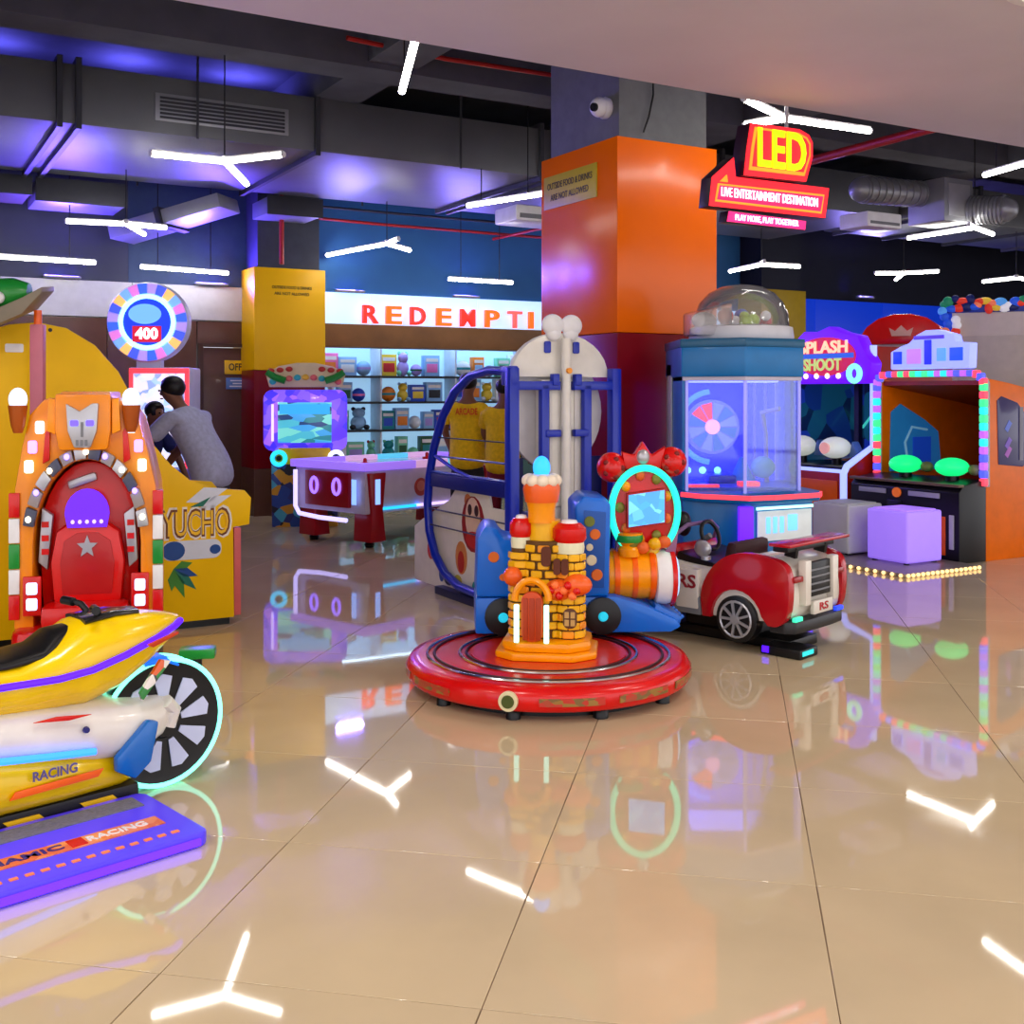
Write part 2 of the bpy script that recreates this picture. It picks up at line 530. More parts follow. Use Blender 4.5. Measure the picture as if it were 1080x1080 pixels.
# ---- columns
def column(label, loc, w, d, z_top, z_mid, top_mat, low_mat, up_mat, z_low=None, wood=None):
    c = thing('column', label, 'column', loc, STORE_RZ); c['kind'] = 'structure'
    MB().box(0.06, w - 0.06, 0.06, d - 0.06, z_top, 4.6).build('shaft', up_mat, c)
    MB().box(0, w, 0, d, z_mid, z_top).build('upper_cladding', top_mat, c, 0.008)
    zl = z_low or 0.0
    MB().box(0.003, w - 0.003, 0.003, d - 0.003, zl, z_mid - 0.003).build('lower_cladding', low_mat, c, 0.006)
    if z_low: MB().box(0.0, w, 0.0, d, 0, z_low - 0.003).build('base_cladding', wood, c, 0.006)
    return c
OCLAD = M('orange_column_gloss', (244, 108, 0), 0.22, coat=0.0, spec=0.3, noise=0.03, nscale=2)
YCLAD = M('yellow_column_gloss', (250, 192, 0), 0.35, coat=0.0, spec=0.25, noise=0.04, nscale=2)
RCLAD = M('dark_red_column_gloss', (126, 2, 20), 0.28, coat=0.0, spec=0.3, noise=0.08, nscale=2)
SHAFT = M('grey_column_paint', (104, 106, 108), 0.7, noise=0.1)
SHAFTD = M('dark_column_paint', (58, 62, 76), 0.7, noise=0.1)
oc_loc = at(651, 8.4)
oc = column('square column clad in glossy orange above dark red', oc_loc, 0.975, 1.10, 3.44, 1.95, OCLAD, RCLAD, SHAFT)
yc = column('square column with yellow top and dark red lower cladding beside the door', at(268, 13.3), 0.9, 0.9, 3.0, 1.76, YCLAD, RCLAD, SHAFTD, 0.57, WOOD)
bc = column('far dark column with a yellow band behind the glass game', S(7.56, 6.76), 0.95, 0.9, 3.11, 1.9, M('olive_yellow_clad', (170, 140, 20), 0.4), NAVY, NAVY)
# notices on the columns
sg = thing('column_sign', 'yellow notice with two dark text lines on the orange column', 'sign', oc_loc + V * 0.62 + Vector((0, 0, 3.15)), STORE_RZ - PI / 2)
B('plate', M('olive_yellow_sign', (196, 172, 34), 0.4), sg, -0.42, 0.36, -0.012, -0.002, -0.135, 0.135, 0.003)
DKT = M('dark_print', (60, 52, 20), 0.5)
text('OUTSIDE FOOD & DRINKS', 0.075, 0.001, DKT, sg, (-0.03, -0.014, 0.045), bold=0.01, width=0.66)
text('ARE NOT ALLOWED', 0.075, 0.001, DKT, sg, (-0.03, -0.014, -0.05), bold=0.01, width=0.56)
sg = thing('column_sign', 'small dark lettering on the yellow column near its top', 'sign', at(268, 13.3) + U * 0.47 + Vector((0, 0, 2.72)), STORE_RZ)
text('OUTSIDE FOOD & DRINKS', 0.05, 0.001, DKT, sg, (0, -0.003, 0.045), bold=0.01, width=0.5)
text('ARE NOT ALLOWED', 0.05, 0.001, DKT, sg, (0, -0.003, -0.03), bold=0.01, width=0.44)
# red vertical sprinkler pipe on the yellow column shaft
RPIPE = M('red_pipe_paint', (170, 34, 30), 0.4)
tag(MB().cyl(at(297, 13.25, 3.02) , at(297, 13.25, 4.55), 0.028, n=8).build('sprinkler_pipe', RPIPE), 'thin red vertical pipe on the shaft above the yellow column', 'pipe')

# ---- security camera on the orange column
cc = thing('security_camera', 'white dome security camera on the dark column shaft', 'security camera', oc_loc + V * 0.22 + U * 0.06 + Vector((0, 0, 3.70)), STORE_RZ - PI / 2)
MB().lathe([(0.08, 0), (0.085, -0.03), (0.075, -0.05)], axis='y', n=24).build('mount', WHITE, cc)
MB().ball((0, -0.07, 0), 0.078, 20, 14).build('housing', WHITE, cc)
MB().cyl((0.02, -0.12, -0.01), (0.03, -0.152, -0.015), 0.035, 0.032, 16).build('lens', BLACK, cc)
tag(MB().tube([oc_loc + U * 0.34 + Vector((0.0, 0.03, 4.0)), oc_loc + U * 0.345 + Vector((0, 0.028, 3.8)), oc_loc + U * 0.30 + Vector((0, 0.026, 3.62)), oc_loc + U * 0.25 + Vector((0, 0.03, 3.5))], 0.008, 6).build('cable', BLACK),
    'thin black cable hanging down the grey column shaft', 'cable')

# ---- ducts
DUCT = M('dark_duct_metal', (92, 94, 98), 0.45, 0.35, noise=0.1, nscale=2)
DUCT2 = M('galvanised_duct', (150, 152, 158), 0.4, 0.5, noise=0.1, nscale=3)
def sthing(name, label, cat, a=0, b=0, z=0, group=None):
    return thing(name, label, cat, S(a, b, z), STORE_RZ, group)
d = sthing('air_duct', 'large dark rectangular air duct running along the ceiling', 'duct')
B('duct_body', DUCT, d, -7.4, 7.0, 3.6, 6.0, 3.75, 4.25, 0.006)
for a in (-3.15, -3.0, -0.9, 1.55, 1.7, 4.0):
    m = MB()
    m.box(a, a + 0.045, 3.55, 6.05, 3.70, 3.745); m.box(a, a + 0.045, 3.55, 6.05, 4.255, 4.30)
    m.box(a, a + 0.045, 3.55, 3.595, 3.745, 4.255); m.box(a, a + 0.045, 6.005, 6.05, 3.745, 4.255)
    m.build('flange', DARK, d)
g = B('grille_frame', DUCT2, d, -2.35, -1.15, 3.585, 3.60, 3.86, 4.10, 0.004)
for k in range(6):
    B('grille_slat', DARK, g, -2.31, -1.19, 3.575, 3.585, 3.88 + k * 0.034, 3.90 + k * 0.034)
for a in (-2.0, 0.6, 3.0):
    MB().cyl((a, 3.52, 3.72), (a, 3.52, 4.6), 0.012, n=6).build('hanger_rod', DARK, d)
    MB().cyl((a, 6.08, 3.72), (a, 6.08, 4.6), 0.012, n=6).build('hanger_rod', DARK, d)
# branch ducts and boxes behind the big duct
def duct_box(label, a0, a1, b0, b1, z0, z1, mat=DUCT):
    t = sthing('duct_box', label, 'duct')
    B('casing', mat, t, a0, a1, b0, b1, z0, z1, 0.01)
    B('end_flange', DARK, t, a0 - 0.01, a1 + 0.01, b0 - 0.02, b0, z0 - 0.015, z1 + 0.015, 0.004)
    return t
duct_box('brown grey plenum box hanging behind the large duct at far left', -3.9, -3.05, 6.15, 6.9, 3.55, 3.72, M('brown_grey_metal', (98, 86, 84), 0.5))
duct_box('pale plenum box glowing blue behind the large duct', -3.0, -2.1, 6.15, 6.9, 3.50, 3.72, DUCT2)
duct_box('pale plenum box hanging above the yellow column', -0.55, 0.1, 6.1, 6.7, 3.55, 3.74, DUCT2)
t = sthing('branch_duct', 'sloping grey branch duct behind the three armed lamp', 'duct')
MB().bar((-2.0, 7.0, 3.3), (-1.0, 6.1, 3.62), 0.5, 0.16).build('duct_body', DUCT2, t, 0.01)
MB().bar((-1.55, 6.6, 3.44), (-1.5, 6.55, 3.46), 0.56, 0.22).build('flange', DARK, t, 0.004)
t = sthing('branch_duct', 'small white air unit hanging left of the orange column', 'duct')
B('casing', WHITE, t, 1.75, 2.6, 4.4, 4.9, 3.42, 3.6, 0.03)
B('louvre', GREY, t, 1.8, 2.55, 4.385, 4.4, 3.45, 3.5)
# right hand ceiling services
t = sthing('branch_duct', 'wide grey duct with purple glow at the right of the ceiling', 'duct')
B('duct_body', DUCT, t, 7.1, 15, 3.4, 5.0, 3.75, 4.2, 0.006)
for a in (7.3, 8.3, 9.6, 11): B('flange', DARK, t, a, a + 0.05, 3.36, 5.04, 3.71, 4.24)
def spiral(label, p0, p1, r, n=9):
    t = thing('spiral_duct', label, 'duct', p0)
    dv = p1 - p0
    MB().cyl((0, 0, 0), dv, r, n=24).build('duct_body', DUCT2, t)
    for k in range(n):
        q = dv * ((k + 0.5) / n)
        MB().cyl(q - dv.normalized() * 0.012, q + dv.normalized() * 0.012, r + 0.012, n=24).build('rib', DUCT2, t)
    MB().ball(dv, (r * 0.95,) * 3, 16, 10).build('elbow', DUCT2, t)
spiral('round ribbed duct left of the grey plenum box on the right', at(972, 12.6, 3.74), at(908, 12.2, 3.72), 0.14)
spiral('round ribbed duct right of the grey plenum box on the right', at(1023, 12.55, 3.55), at(1060, 12.3, 3.52), 0.15)
t = thing('plenum_box', 'square grey plenum box between two round ribbed ducts', 'duct', at(998, 12.6, 3.40), STORE_RZ)
B('casing', DUCT2, t, -0.28, 0.2, -0.2, 0.3, 0, 0.48, 0.01)
B('access_panel', SILVER, t, -0.22, 0.14, -0.208, -0.2, 0.06, 0.42, 0.004)
t = thing('air_unit', 'pale rectangular air unit hanging under the right duct', 'air conditioner', at(918, 12.0, 3.25), STORE_RZ)
B('casing', WHITE, t, -0.26, 0.26, -0.2, 0.2, 0, 0.16, 0.02)
B('louvre', GREY, t, -0.22, 0.22, -0.206, -0.2, 0.03, 0.06)
# sprinkler pipes
def pipe(label, pts, r=0.03, mat=RPIPE):
    tag(MB().tube(pts, r, 10).build('sprinkler_pipe', mat), label, 'pipe')
pipe('red sprinkler pipe crossing beside the LED sign', [onplane(800, 186, 3.9), onplane(868, 166, 3.9), onplane(1010, 128, 3.9)], 0.045)
pipe('thin red sprinkler pipe high above the lone tube lamp', [onplane(366, 40, 4.3), onplane(470, 62, 4.3), onplane(640, 88, 4.3)], 0.02)
pipe('thin red sprinkler pipe along the blue wall', [S(-0.3, 7.2, 3.72), S(1.5, 7.2, 3.70), S(5.4, 7.2, 3.70)], 0.02)
pipe('short red branch pipe under the wall sprinkler pipe', [S(3.0, 7.18, 3.62), S(3.2, 6.2, 3.66), S(3.6, 5.4, 3.7)], 0.02)
pipe('thin dark conduit along the blue wall top', [S(-0.3, 7.15, 3.86), S(1.5, 7.15, 3.85), S(5.4, 7.15, 3.85)], 0.018, DARK)

# ---- added blue wash lights in place of the machines' glow, on ledge and duct
def wash(label, a, b, z, tilt, e, col):
    t = thing('added_wash_light', label, 'added light', S(a, b, z), STORE_RZ, 'added blue lights')
    MB().box(-0.2, 0.2, -0.03, 0.03, 0.0, 0.028).build('housing', GREY, t, 0.008)
    MB().box(-0.18, 0.18, -0.02, 0.02, 0.028, 0.03).build('lens', E('added_wash_lens', (60, 50, 255), 2.0), t)
    l = area('added_wash_lamp', (0, 0, 0.04), 0.36, e, col, (PI + tilt, 0, 0), 0.05)
    l.parent = t
for i, a in enumerate((-4.2, -2.6, -0.9)):
    wash('added blue wash light on the wall ledge, %s from left' % ordinal(i), a, 7.21, 2.79, R(76), 120, (0.12, 0.06, 1.0))
for i, a in enumerate((0.9, 2.6, 4.3)):
    wash('added blue wash light on the tan bulkhead behind the letters, %s from left' % ordinal(i), a, 7.22, 2.79, R(74), 55, (0.22, 0.16, 1.0))
for i, a in enumerate((-3.6, -2.4, -1.35)):
    wash('added blue wash light lying on top of the large duct, %s from left' % ordinal(i), a, 4.5, 4.26, 0.0, 10, (0.16, 0.14, 1.0))
wash('added violet wash light on the far dark wall at the right', 10.0, 6.9, 3.07, R(60), 60, (0.32, 0.25, 1.0))
# ---- pendant lamps: white tubes meeting in threes
TUBE_E = E('pendant_tube_glow', (255, 250, 240), 26.0)
def pendant(label, z, c, tips, r=0.024):
    P = onplane(c[0], c[1], z)
    t = thing('pendant_lamp', label, 'lamp', P, 0, 'white tube pendant lamps')
    for q in tips:
        v = onplane(q[0], q[1], z) - P
        m = MB().tube([v * 0.02, v * 0.3, v * 0.7, v], r, 8)
        m.build('light_tube', TUBE_E, t)
        e = v.normalized()
        MB().cyl(v, v + e * 0.015, r * 1.05, n=8).build('end_cap', WHITE, t)
        MB().bar(v * 0.02 + Vector((0, 0, r)), v + Vector((0, 0, r)), r * 1.4, r * 0.7).build('housing', WHITE, t)
    if len(tips) > 1:
        MB().lathe([(r * 1.3, 0.0), (r * 1.3, r * 1.6), (r * 0.5, r * 2)], n=12).build('hub', WHITE, t)
        ws = [Vector((0, 0, 0))]
    else:
        v = onplane(tips[0][0], tips[0][1], z) - P
        ws = [v * 0.2, v * 0.8]
    for w in ws:
        q = P + w - O; qa, qb = q.dot(U), q.dot(V)
        top = 4.6
        if (3.5 < qb < 6.1 and qa < 7.05) or (3.3 < qb < 5.1 and qa > 7.05): top = 3.75
        MB().cyl(w + Vector((0, 0, r)), w + Vector((0, 0, top - z)), 0.006, n=6).build('suspension_cable', BLACK, t)
pendant('lone white tube lamp seen end on below the soffit edge', 3.52, (438, 42), [(424, 96)])
pendant('three armed white lamp in front of the purple lit duct', 3.35, (237, 170), [(160, 162), (298, 163), (260, 194)])
pendant('three armed white lamp left of centre below the dark wall top', 3.2, (133, 236), [(70, 233), (175, 240), (152, 247)])
pendant('straight white tube lamp at the left edge over the white strip', 2.9, (-40, 268), [(100, 277)])
pendant('straight white tube lamp above the round prize wheel', 2.92, (147, 281), [(240, 288)])
pendant('three armed white lamp in front of the blue wall', 3.25, (408, 257), [(345, 269), (432, 264), (420, 252)])
pendant('straight white tube lamp low on the blue wall above the letters', 2.93, (472, 294), [(540, 298)])
pendant('white tube lamp half hidden by the orange column', 3.4, (492, 217), [(574, 204)])
pendant('large three armed white lamp right behind the LED sign', 3.52, (828, 125), [(785, 104), (917, 138), (786, 132)])
pendant('angled white lamp on the far dark column', 3.1, (803, 279), [(770, 286), (843, 281), (806, 276)])
pendant('three armed white lamp above the red domed cabinet', 3.2, (953, 288), [(923, 288), (990, 286), (945, 295)])
pendant('angled white lamp under the pale air unit on the right', 3.35, (1028, 240), [(958, 251), (1047, 247), (1022, 237)])
pendant('white tube lamp cut by the right photo edge, upper one', 3.45, (1037, 185), [(1110, 164)])
pendant('angled white lamp cut by the right photo edge, lower one', 3.1, (1072, 293), [(1037, 297), (1098, 297)])
# ================================================================ BACK OF THE SHOP
# ---- prize shelves behind the redemption bulkhead
SHELFW = M('white_shelf_laminate', (214, 224, 236), 0.4)
BACKE = E('shelf_back_light', (160, 206, 240), 0.6)
ps = sthing('prize_shelf', 'tall white prize shelving with lit back panel under the bulkhead', 'shelf')
B('back_panel', BACKE, ps, 0.5, 5.2, 8.36, 8.40, 0.0, 2.25)
for a in (0.5, 1.67, 2.84, 4.01, 5.18): B('upright', SHELFW, ps, a - 0.012, a + 0.012, 8.0, 8.36, 0.0, 2.25)
DKSH = M('dark_shelf_edge', (40, 46, 50), 0.4)
SHZ = (0.55, 0.97, 1.36, 1.72)
for z in SHZ: B('shelf_board', DKSH, ps, 0.52, 5.17, 7.98, 8.355, z - 0.03, z, 0.003)
B('base_cabinet', M('green_grey_laminate', (70, 110, 105), 0.4), ps, 0.52, 5.17, 7.9, 8.355, 0, 0.5, 0.005)
B('light_strip', E('shelf_strip', (200, 230, 255), 16.0), ps, 0.6, 5.1, 7.98, 8.02, 2.2, 2.22)
struct(sobj('wall_back', M('recess_paint', (150, 170, 190), 0.6), None, 0.3, 7.6, 8.45, 8.6, 0, 2.6), 'pale rear wall of the prize recess')
struct(sobj('wall_side', WOOD2, None, 5.25, 5.45, 7.5, 8.45, 0, 2.37), 'tan side wall of the prize recess')

IT_COLS = [('pale blue', (140, 190, 240)), ('white', (225, 232, 240)), ('pink', (235, 120, 190)), ('royal blue', (40, 80, 200)),
           ('mint green', (120, 210, 180)), ('yellow', (232, 200, 60)), ('lilac', (170, 150, 230)), ('teal', (30, 140, 150)),
           ('orange', (232, 130, 40)), ('dark green', (30, 90, 60)), ('black', (30, 34, 44)), ('red', (200, 40, 50))]
def toy(kind, cname, col, loc, w, h, label, k):
    m1 = M('toy_' + cname.replace(' ', '_'), col, 0.4)
    c2n, c2 = IT_COLS[(k * 5 + 3) % len(IT_COLS)]
    m2 = M('toy_' + c2n.replace(' ', '_'), c2, 0.4)
    t = thing({'box': 'toy_box', 'bear': 'plush_bear', 'jar': 'toy_jar', 'ball': 'toy_ball'}[kind], label, {'box': 'toy box', 'bear': 'plush toy', 'jar': 'jar', 'ball': 'ball'}[kind], loc, STORE_RZ, 'prizes on the redemption shelves')
    if kind == 'box':
        B('carton', m1, t, -w / 2, w / 2, -0.06, 0.06, 0, h, 0.004)
        B('front_print', m2, t, -w * 0.36, w * 0.36, -0.064, -0.06, h * 0.18, h * 0.6, 0.002)
        B('title_band', WHITE, t, -w * 0.4, w * 0.4, -0.063, -0.06, h * 0.7, h * 0.86)
    elif kind == 'bear':
        MB().ball((0, 0, h * 0.32), (w * 0.42, 0.07, h * 0.33), 12, 8).build('body', m1, t)
        hd = MB().ball((0, -0.01, h * 0.76), (w * 0.34, 0.07, h * 0.24), 12, 8).build('head', m1, t)
        for s in (-1, 1):
            MB().ball((s * w * 0.26, 0, h * 0.95), (w * 0.12, 0.025, h * 0.09), 8, 6).build('ear', m2, hd)
            MB().ball((s * w * 0.36, -0.05, h * 0.12), (w * 0.16, 0.05, h * 0.12), 8, 6).build('foot', m2, t)
    elif kind == 'jar':
        MB().lathe([(w * 0.3, 0), (w * 0.42, h * 0.06), (w * 0.42, h * 0.66), (w * 0.2, h * 0.8), (w * 0.2, h * 0.86)], n=14).build('bottle', m1, t)
        MB().lathe([(w * 0.24, h * 0.86), (w * 0.24, h)], n=14).build('cap', m2, t)
        MB().lathe([(w * 0.43, h * 0.2), (w * 0.43, h * 0.5)], n=14).build('wrap_label', WHITE, t)
    else:
        r = min(w * 0.45, h * 0.5)
        MB().ball((0, 0, r), r, 14, 10).build('ball', m1, t)
        MB().lathe([(r * 1.005, -r * 0.15), (r * 1.01, 0), (r * 1.005, r * 0.15)], (0, 0, r), n=14).build('stripe', m2, t)
rr = random.Random(21)
SHN = ('lowest', 'third', 'second', 'top')
for si, z in enumerate(SHZ):
    a = 0.62; i = 0
    while a < 4.4 and i < 20:
        w = rr.uniform(0.15, 0.29); h = rr.uniform(0.23, 0.33) if si != 3 else rr.uniform(0.2, 0.36)
        kind = rr.choice(['box', 'box', 'box', 'bear', 'jar', 'ball'])
        cn, cc_ = rr.choice(IT_COLS[:2] * 3 + IT_COLS[:9] if si > 0 else [IT_COLS[4], IT_COLS[7], IT_COLS[9], IT_COLS[1]])
        kn = {'box': 'boxed toy', 'bear': 'plush bear', 'jar': 'bottle', 'ball': 'ball'}[kind]
        if all(abs(a + w / 2 - u) > w / 2 + 0.02 for u in (0.5, 1.67, 2.84, 4.01)):
            toy(kind, cn, cc_, S(a + w / 2, 8.12, z), w, h, '%s %s on the %s prize shelf, %s from left' % (cn, kn, SHN[si], ordinal(i)), si * 20 + i)
            i += 1
            a += w + rr.uniform(0.004, 0.02)
        else:
            a += 0.03

# ---- red and orange letters standing on the bulkhead
LR = E('red_letter_glow', (255, 40, 30), 1.1); LO = E('orange_letter_glow', (255, 92, 14), 1.1); LP_ = E('pink_letter_glow', (255, 84, 80), 1.1)
rs_ = sthing('letter_sign', 'glowing red and orange REDEMPTION letters standing on the tan bulkhead', 'sign')
for ch, px, mt in zip('REDEMPTION', (392, 417, 443, 470, 496, 521, 546, 563, 588, 614), (LR, LO, LR, LO, LR, LO, LP_, LO, LR, LO)):
    k = (px - 540) / F
    a = (2.81 + 13.83 * k) / (0.866 - 0.5 * k)
    text(ch, 0.33, 0.03, mt, rs_, (a, 7.16, 2.495), name='letter', bold=0.018, width=0.07 if ch == 'I' else 0.22)

# ---- round prize wheel machine with 400 display
pw = thing('prize_wheel_machine', 'round illuminated prize wheel reading 400 on a white backlit cabinet', 'arcade machine', at(155, 11.0), R(4))
m = MB(); m.box(-0.18, 0.42, 0.0, 0.5, 0.0, 1.74)
m.build('cabinet', M('cabinet_white', (206, 208, 220), 0.4), pw, 0.02)
B('front_screen', MOSAIC('wheel_cabinet_print', [(215, 225, 255), (170, 205, 255), (235, 225, 250), (150, 170, 230), (250, 225, 235)], 16, 0.9), pw, -0.13, 0.37, -0.012, 0, 0.75, 1.68, 0.005)
B('control_shelf', M('blue_shelf', (70, 90, 210), 0.3), pw, -0.2, 0.44, -0.22, 0.0, 0.62, 0.74, 0.02)
for q in ((-0.17, -0.13, 0.7, 1.72), (0.37, 0.41, 0.7, 1.72), (-0.17, 0.41, 1.68, 1.73)):
    B('red_light_bar', RED_E, pw, q[0], q[1], -0.02, -0.004, q[2], q[3], 0.004)
dz = 2.19
wh = MB().lathe([(0.40, 0.16), (0.40, 0.04), (0.385, 0.02)], (0, 0, dz), n=48, axis='y').build('wheel_drum', M('drum_white', (210, 214, 235), 0.3), pw)
seg_c = [E('seg%d' % i, c, 0.85) for i, c in enumerate([(60, 100, 255), (220, 120, 210), (120, 170, 255), (255, 190, 110), (70, 90, 255), (170, 140, 255)])]
def wedge(r0, r1, a0, a1, y0, y1, n=4, cz=0.0):
    return MB().prism(arc(0, cz, r1, a0, a1, n) + arc(0, cz, r0, a1, a0, n), y0, y1, 'xz')
for i in range(24):
    wedge(0.285, 0.385, i * 15 + 0.8, i * 15 + 14.2, 0.0, 0.02, 3, dz).build('segment', seg_c[i % 6], wh)
MB().tube([(0.255 * math.cos(t * PI / 16), 0.0, dz + 0.255 * math.sin(t * PI / 16)) for t in range(32)], 0.022, 8, True).build('ring_light', E('pale_ring', (150, 230, 255), 2.2), wh)
MB().prism(ell(0, dz, 0.235, 0.235, 40), 0.0, 0.02).build('display', E('wheel_display', (28, 60, 220), 0.9), wh)
MB().prism(ell(-0.02, dz + 0.08, 0.16, 0.10, 24), -0.006, 0.0).build('display_cloud', E('display_cloud', (110, 170, 255), 1.0), wh)
B('score_panel', E('score_panel', (200, 30, 60), 0.8), wh, -0.14, 0.14, -0.01, 0.0, dz - 0.2, dz - 0.04)
text('400', 0.15, 0.004, E('score_digits', (255, 255, 255), 2.5), wh, (0, -0.014, dz - 0.12), bold=0.03, width=0.22)
MB().box(-0.12, 0.12, 0.06, 0.2, 1.72, 1.84).build('neck', M('drum_white', (210, 214, 235), 0.3), pw, 0.01)

# ---- kids' driving cabinet in front of the yellow column
rc = thing('driving_cabinet', 'purple framed video cabinet with green garland topper by the yellow column', 'arcade machine', at(322, 12.35), R(6))
MB().prism([(-0.05, 0.0), (0.55, 0.0), (0.55, 1.45), (0.1, 1.45), (0.06, 0.86), (-0.12, 0.8), (-0.12, 0.62)], -0.36, 0.36, 'yz').build('body', MOSAIC('cab_side_print', [(30, 70, 150), (210, 150, 40), (40, 50, 120), (70, 170, 200), (20, 24, 40)], 9), rc, 0.012)
fm = MB().prism(rrect(-0.46, 0.46, 0.84, 1.52, 0.10), 0.0, 0.08)
fm.build('screen_frame', MOSAIC('purple_frame_print', [(88, 50, 240), (120, 80, 250), (60, 40, 220), (150, 90, 240)], 10, 0.85), rc, 0.015)
sc_ = B('screen', MOSAIC('race_screen', [(70, 170, 190), (40, 120, 130), (110, 200, 190), (30, 60, 110), (60, 150, 210)], 7, 0.9, stretch=(0.6, 1, 2.2)), rc, -0.30, 0.29, -0.02, 0.0, 0.93, 1.38, 0.006)
B('sky_band', E('screen_sky', (50, 160, 225), 0.9), sc_, -0.28, 0.27, -0.024, -0.02, 1.25, 1.36)
B('light_bar', E('bright_lavender', (190, 170, 255), 1.6), rc, -0.37, -0.345, -0.02, 0.0, 0.95, 1.36)
MB().prism([(-0.33, 0.7), (0.33, 0.7), (0.28, 0.88), (-0.28, 0.88)], -0.16, -0.10, 'xz').build('control_panel', YELLOW, rc, 0.01)
for s, mt in ((-0.27, E('cyan_ring_light', (40, 200, 255), 1.2)), (0.35, E('white_ring_light', (215, 225, 255), 1.3))):
    w_ = MB().tube([(s + 0.07 * math.cos(t * PI / 10), -0.2, 0.77 + 0.07 * math.sin(t * PI / 10)) for t in range(20)], 0.024, 8, True).build('steering_wheel', mt, rc)
    MB().cyl((s, -0.21, 0.77), (s, -0.1, 0.77), 0.03, n=12).build('wheel_hub', BLACK, w_)
tp = MB().prism([(-0.40, 1.55), (0.40, 1.55), (0.44, 1.70), (0.30, 1.78), (0.1, 1.82), (-0.1, 1.82), (-0.3, 1.78), (-0.44, 1.70)], 0.04, 0.16, 'xz').build('topper', M('cream_topper', (226, 206, 160), 0.4), rc, 0.012)
for k in range(9):
    q = -0.36 + k * 0.09
    MB().ball((q, 0.03, 1.62 + 0.04 * math.cos(q * 5)), (0.04, 0.02, 0.035), 10, 6).build('topper_lamp', [M('t_aqua', (60, 180, 190), 0.3), M('t_yellow', (240, 190, 60), 0.3), M('t_pink', (230, 110, 110), 0.3)][k % 3], tp)
for s in (-1, 1):
    MB().tube([(s * 0.42, 0.03, 1.72), (s * 0.34, 0.02, 1.66), (s * 0.22, 0.02, 1.62)], 0.04, 8).build('garland', GREEN, tp)
    for k in range(3): MB().ball((s * (0.18 + 0.1 * k), 0.03, 1.75 - 0.01 * k), (0.04, 0.025, 0.03), 8, 6).build('topper_flower', M('t_red', (190, 50, 40), 0.3), tp)

# ---- air hockey table
HT = R(48.7)
ah = thing('air_hockey_table', 'white air hockey table with red legs and glowing edge lights', 'air hockey table', at(385, 10.5), HT)
LX, LY = 1.95, 1.1
HW = M('hockey_side_white', (196, 186, 206), 0.35, coat=0.3)
B('side_panel', HW, ah, 0.02, LX - 0.02, 0.02, LY - 0.02, 0.33, 0.74, 0.01)
B('playfield', M('playfield_white', (225, 228, 240), 0.15, coat=0.5), ah, 0.05, LX - 0.05, 0.05, LY - 0.05, 0.74, 0.77)
railm = E('rail_glow', (160, 120, 250), 0.6); railc = E('rail_glow_cyan', (90, 200, 235), 0.6); railw = E('rail_glow_white', (215, 170, 215), 0.55)
for x0, x1, mt in ((-0.02, 0.65, railm), (0.65, 1.1, railw), (1.1, 1.55, railc), (1.55, LX + 0.02, railw)):
    B('side_rail', mt, ah, x0, x1, -0.02, 0.05, 0.745, 0.82, 0.008); B('side_rail', mt, ah, x0, x1, LY - 0.05, LY + 0.02, 0.745, 0.82, 0.008)
for x0 in (-0.02, LX - 0.05):
    B('end_rail', railm, ah, x0, x0 + 0.07, 0.05, LY - 0.05, 0.745, 0.82, 0.008)
for x, mt in ((0.45, E('strip_cyan', (40, 190, 255), 1.2)), (0.95, E('strip_white', (215, 190, 255), 1.2)), (1.5, E('strip_pink', (255, 80, 170), 1.2))):
    B('under_light', mt, ah, x - 0.28, x + 0.28, -0.005, 0.02, 0.36, 0.385)
for x, r in ((0.75, 0.09), (1.25, 0.06), (1.6, 0.08)):
    bl = MB().lathe([(r, 0.0), (r, -0.004)], (x, 0.02, 0.55), n=24, axis='y').build('ball_print', M('ball_print_red', (176, 70, 60), 0.4), ah)
    MB().lathe([(r * 0.6, -0.004), (r * 0.6, -0.006)], (x, 0.02, 0.56), n=20, axis='y').build('ball_shine', M('ball_print_light', (206, 120, 104), 0.4), bl)
for x in (0.06, LX - 0.26):
    for y in (0.02, LY - 0.24):
        lg = MB().prism([(x, 0.06), (x + 0.2, 0.06), (x + 0.16, 0.36), (x + 0.2, 0.72), (x - 0.02, 0.72), (x + 0.02, 0.36)], y - 0.03, y + 0.22, 'xz').build('leg', DKRED, ah, 0.008)
        B('leg_light', E('leg_light_glow', (130, 170, 255), 1.2), lg, x + 0.06, x + 0.12, y - 0.036, y - 0.03, 0.42, 0.66)
        MB().lathe([(0.04, 0), (0.05, 0.03), (0.03, 0.07)], (x + 0.1, y + 0.1, 0), n=12).build('foot', BLACK, lg)
ep = B('end_panel', DKRED, ah, -0.02, 0.02, 0.22, LY - 0.22, 0.38, 0.72, 0.008)
MB().tube([(-0.06, 0.98, 0.72), (-0.06, 0.98, 0.36), (-0.06, 0.92, 0.29), (-0.06, 0.6, 0.27), (-0.06, 0.2, 0.27)], 0.022, 8).build('end_light_tube', E('end_tube_glow', (190, 180, 255), 1.4), ah)
for y in (0.72, 0.38):
    MB().tube([(-0.035, y + 0.05 * math.cos(t * PI / 8), 0.58 + 0.075 * math.sin(t * PI / 8)) for t in range(16)], 0.016, 6, True).build('score_digit', E('score_lilac', (140, 100, 255), 1.6), ep)
B('end_bar_light', E('leg_light_glow', (130, 170, 255), 1.2), ep, -0.03, -0.02, 0.1, 0.16, 0.42, 0.66)
for x, y in ((0.35, 0.4), (1.5, 0.7)):
    MB().lathe([(0.05, 0.77), (0.055, 0.785), (0.05, 0.79), (0.02, 0.80), (0.018, 0.83), (0.008, 0.84)], (x, y, 0), n=16).build('mallet', RED, ah)

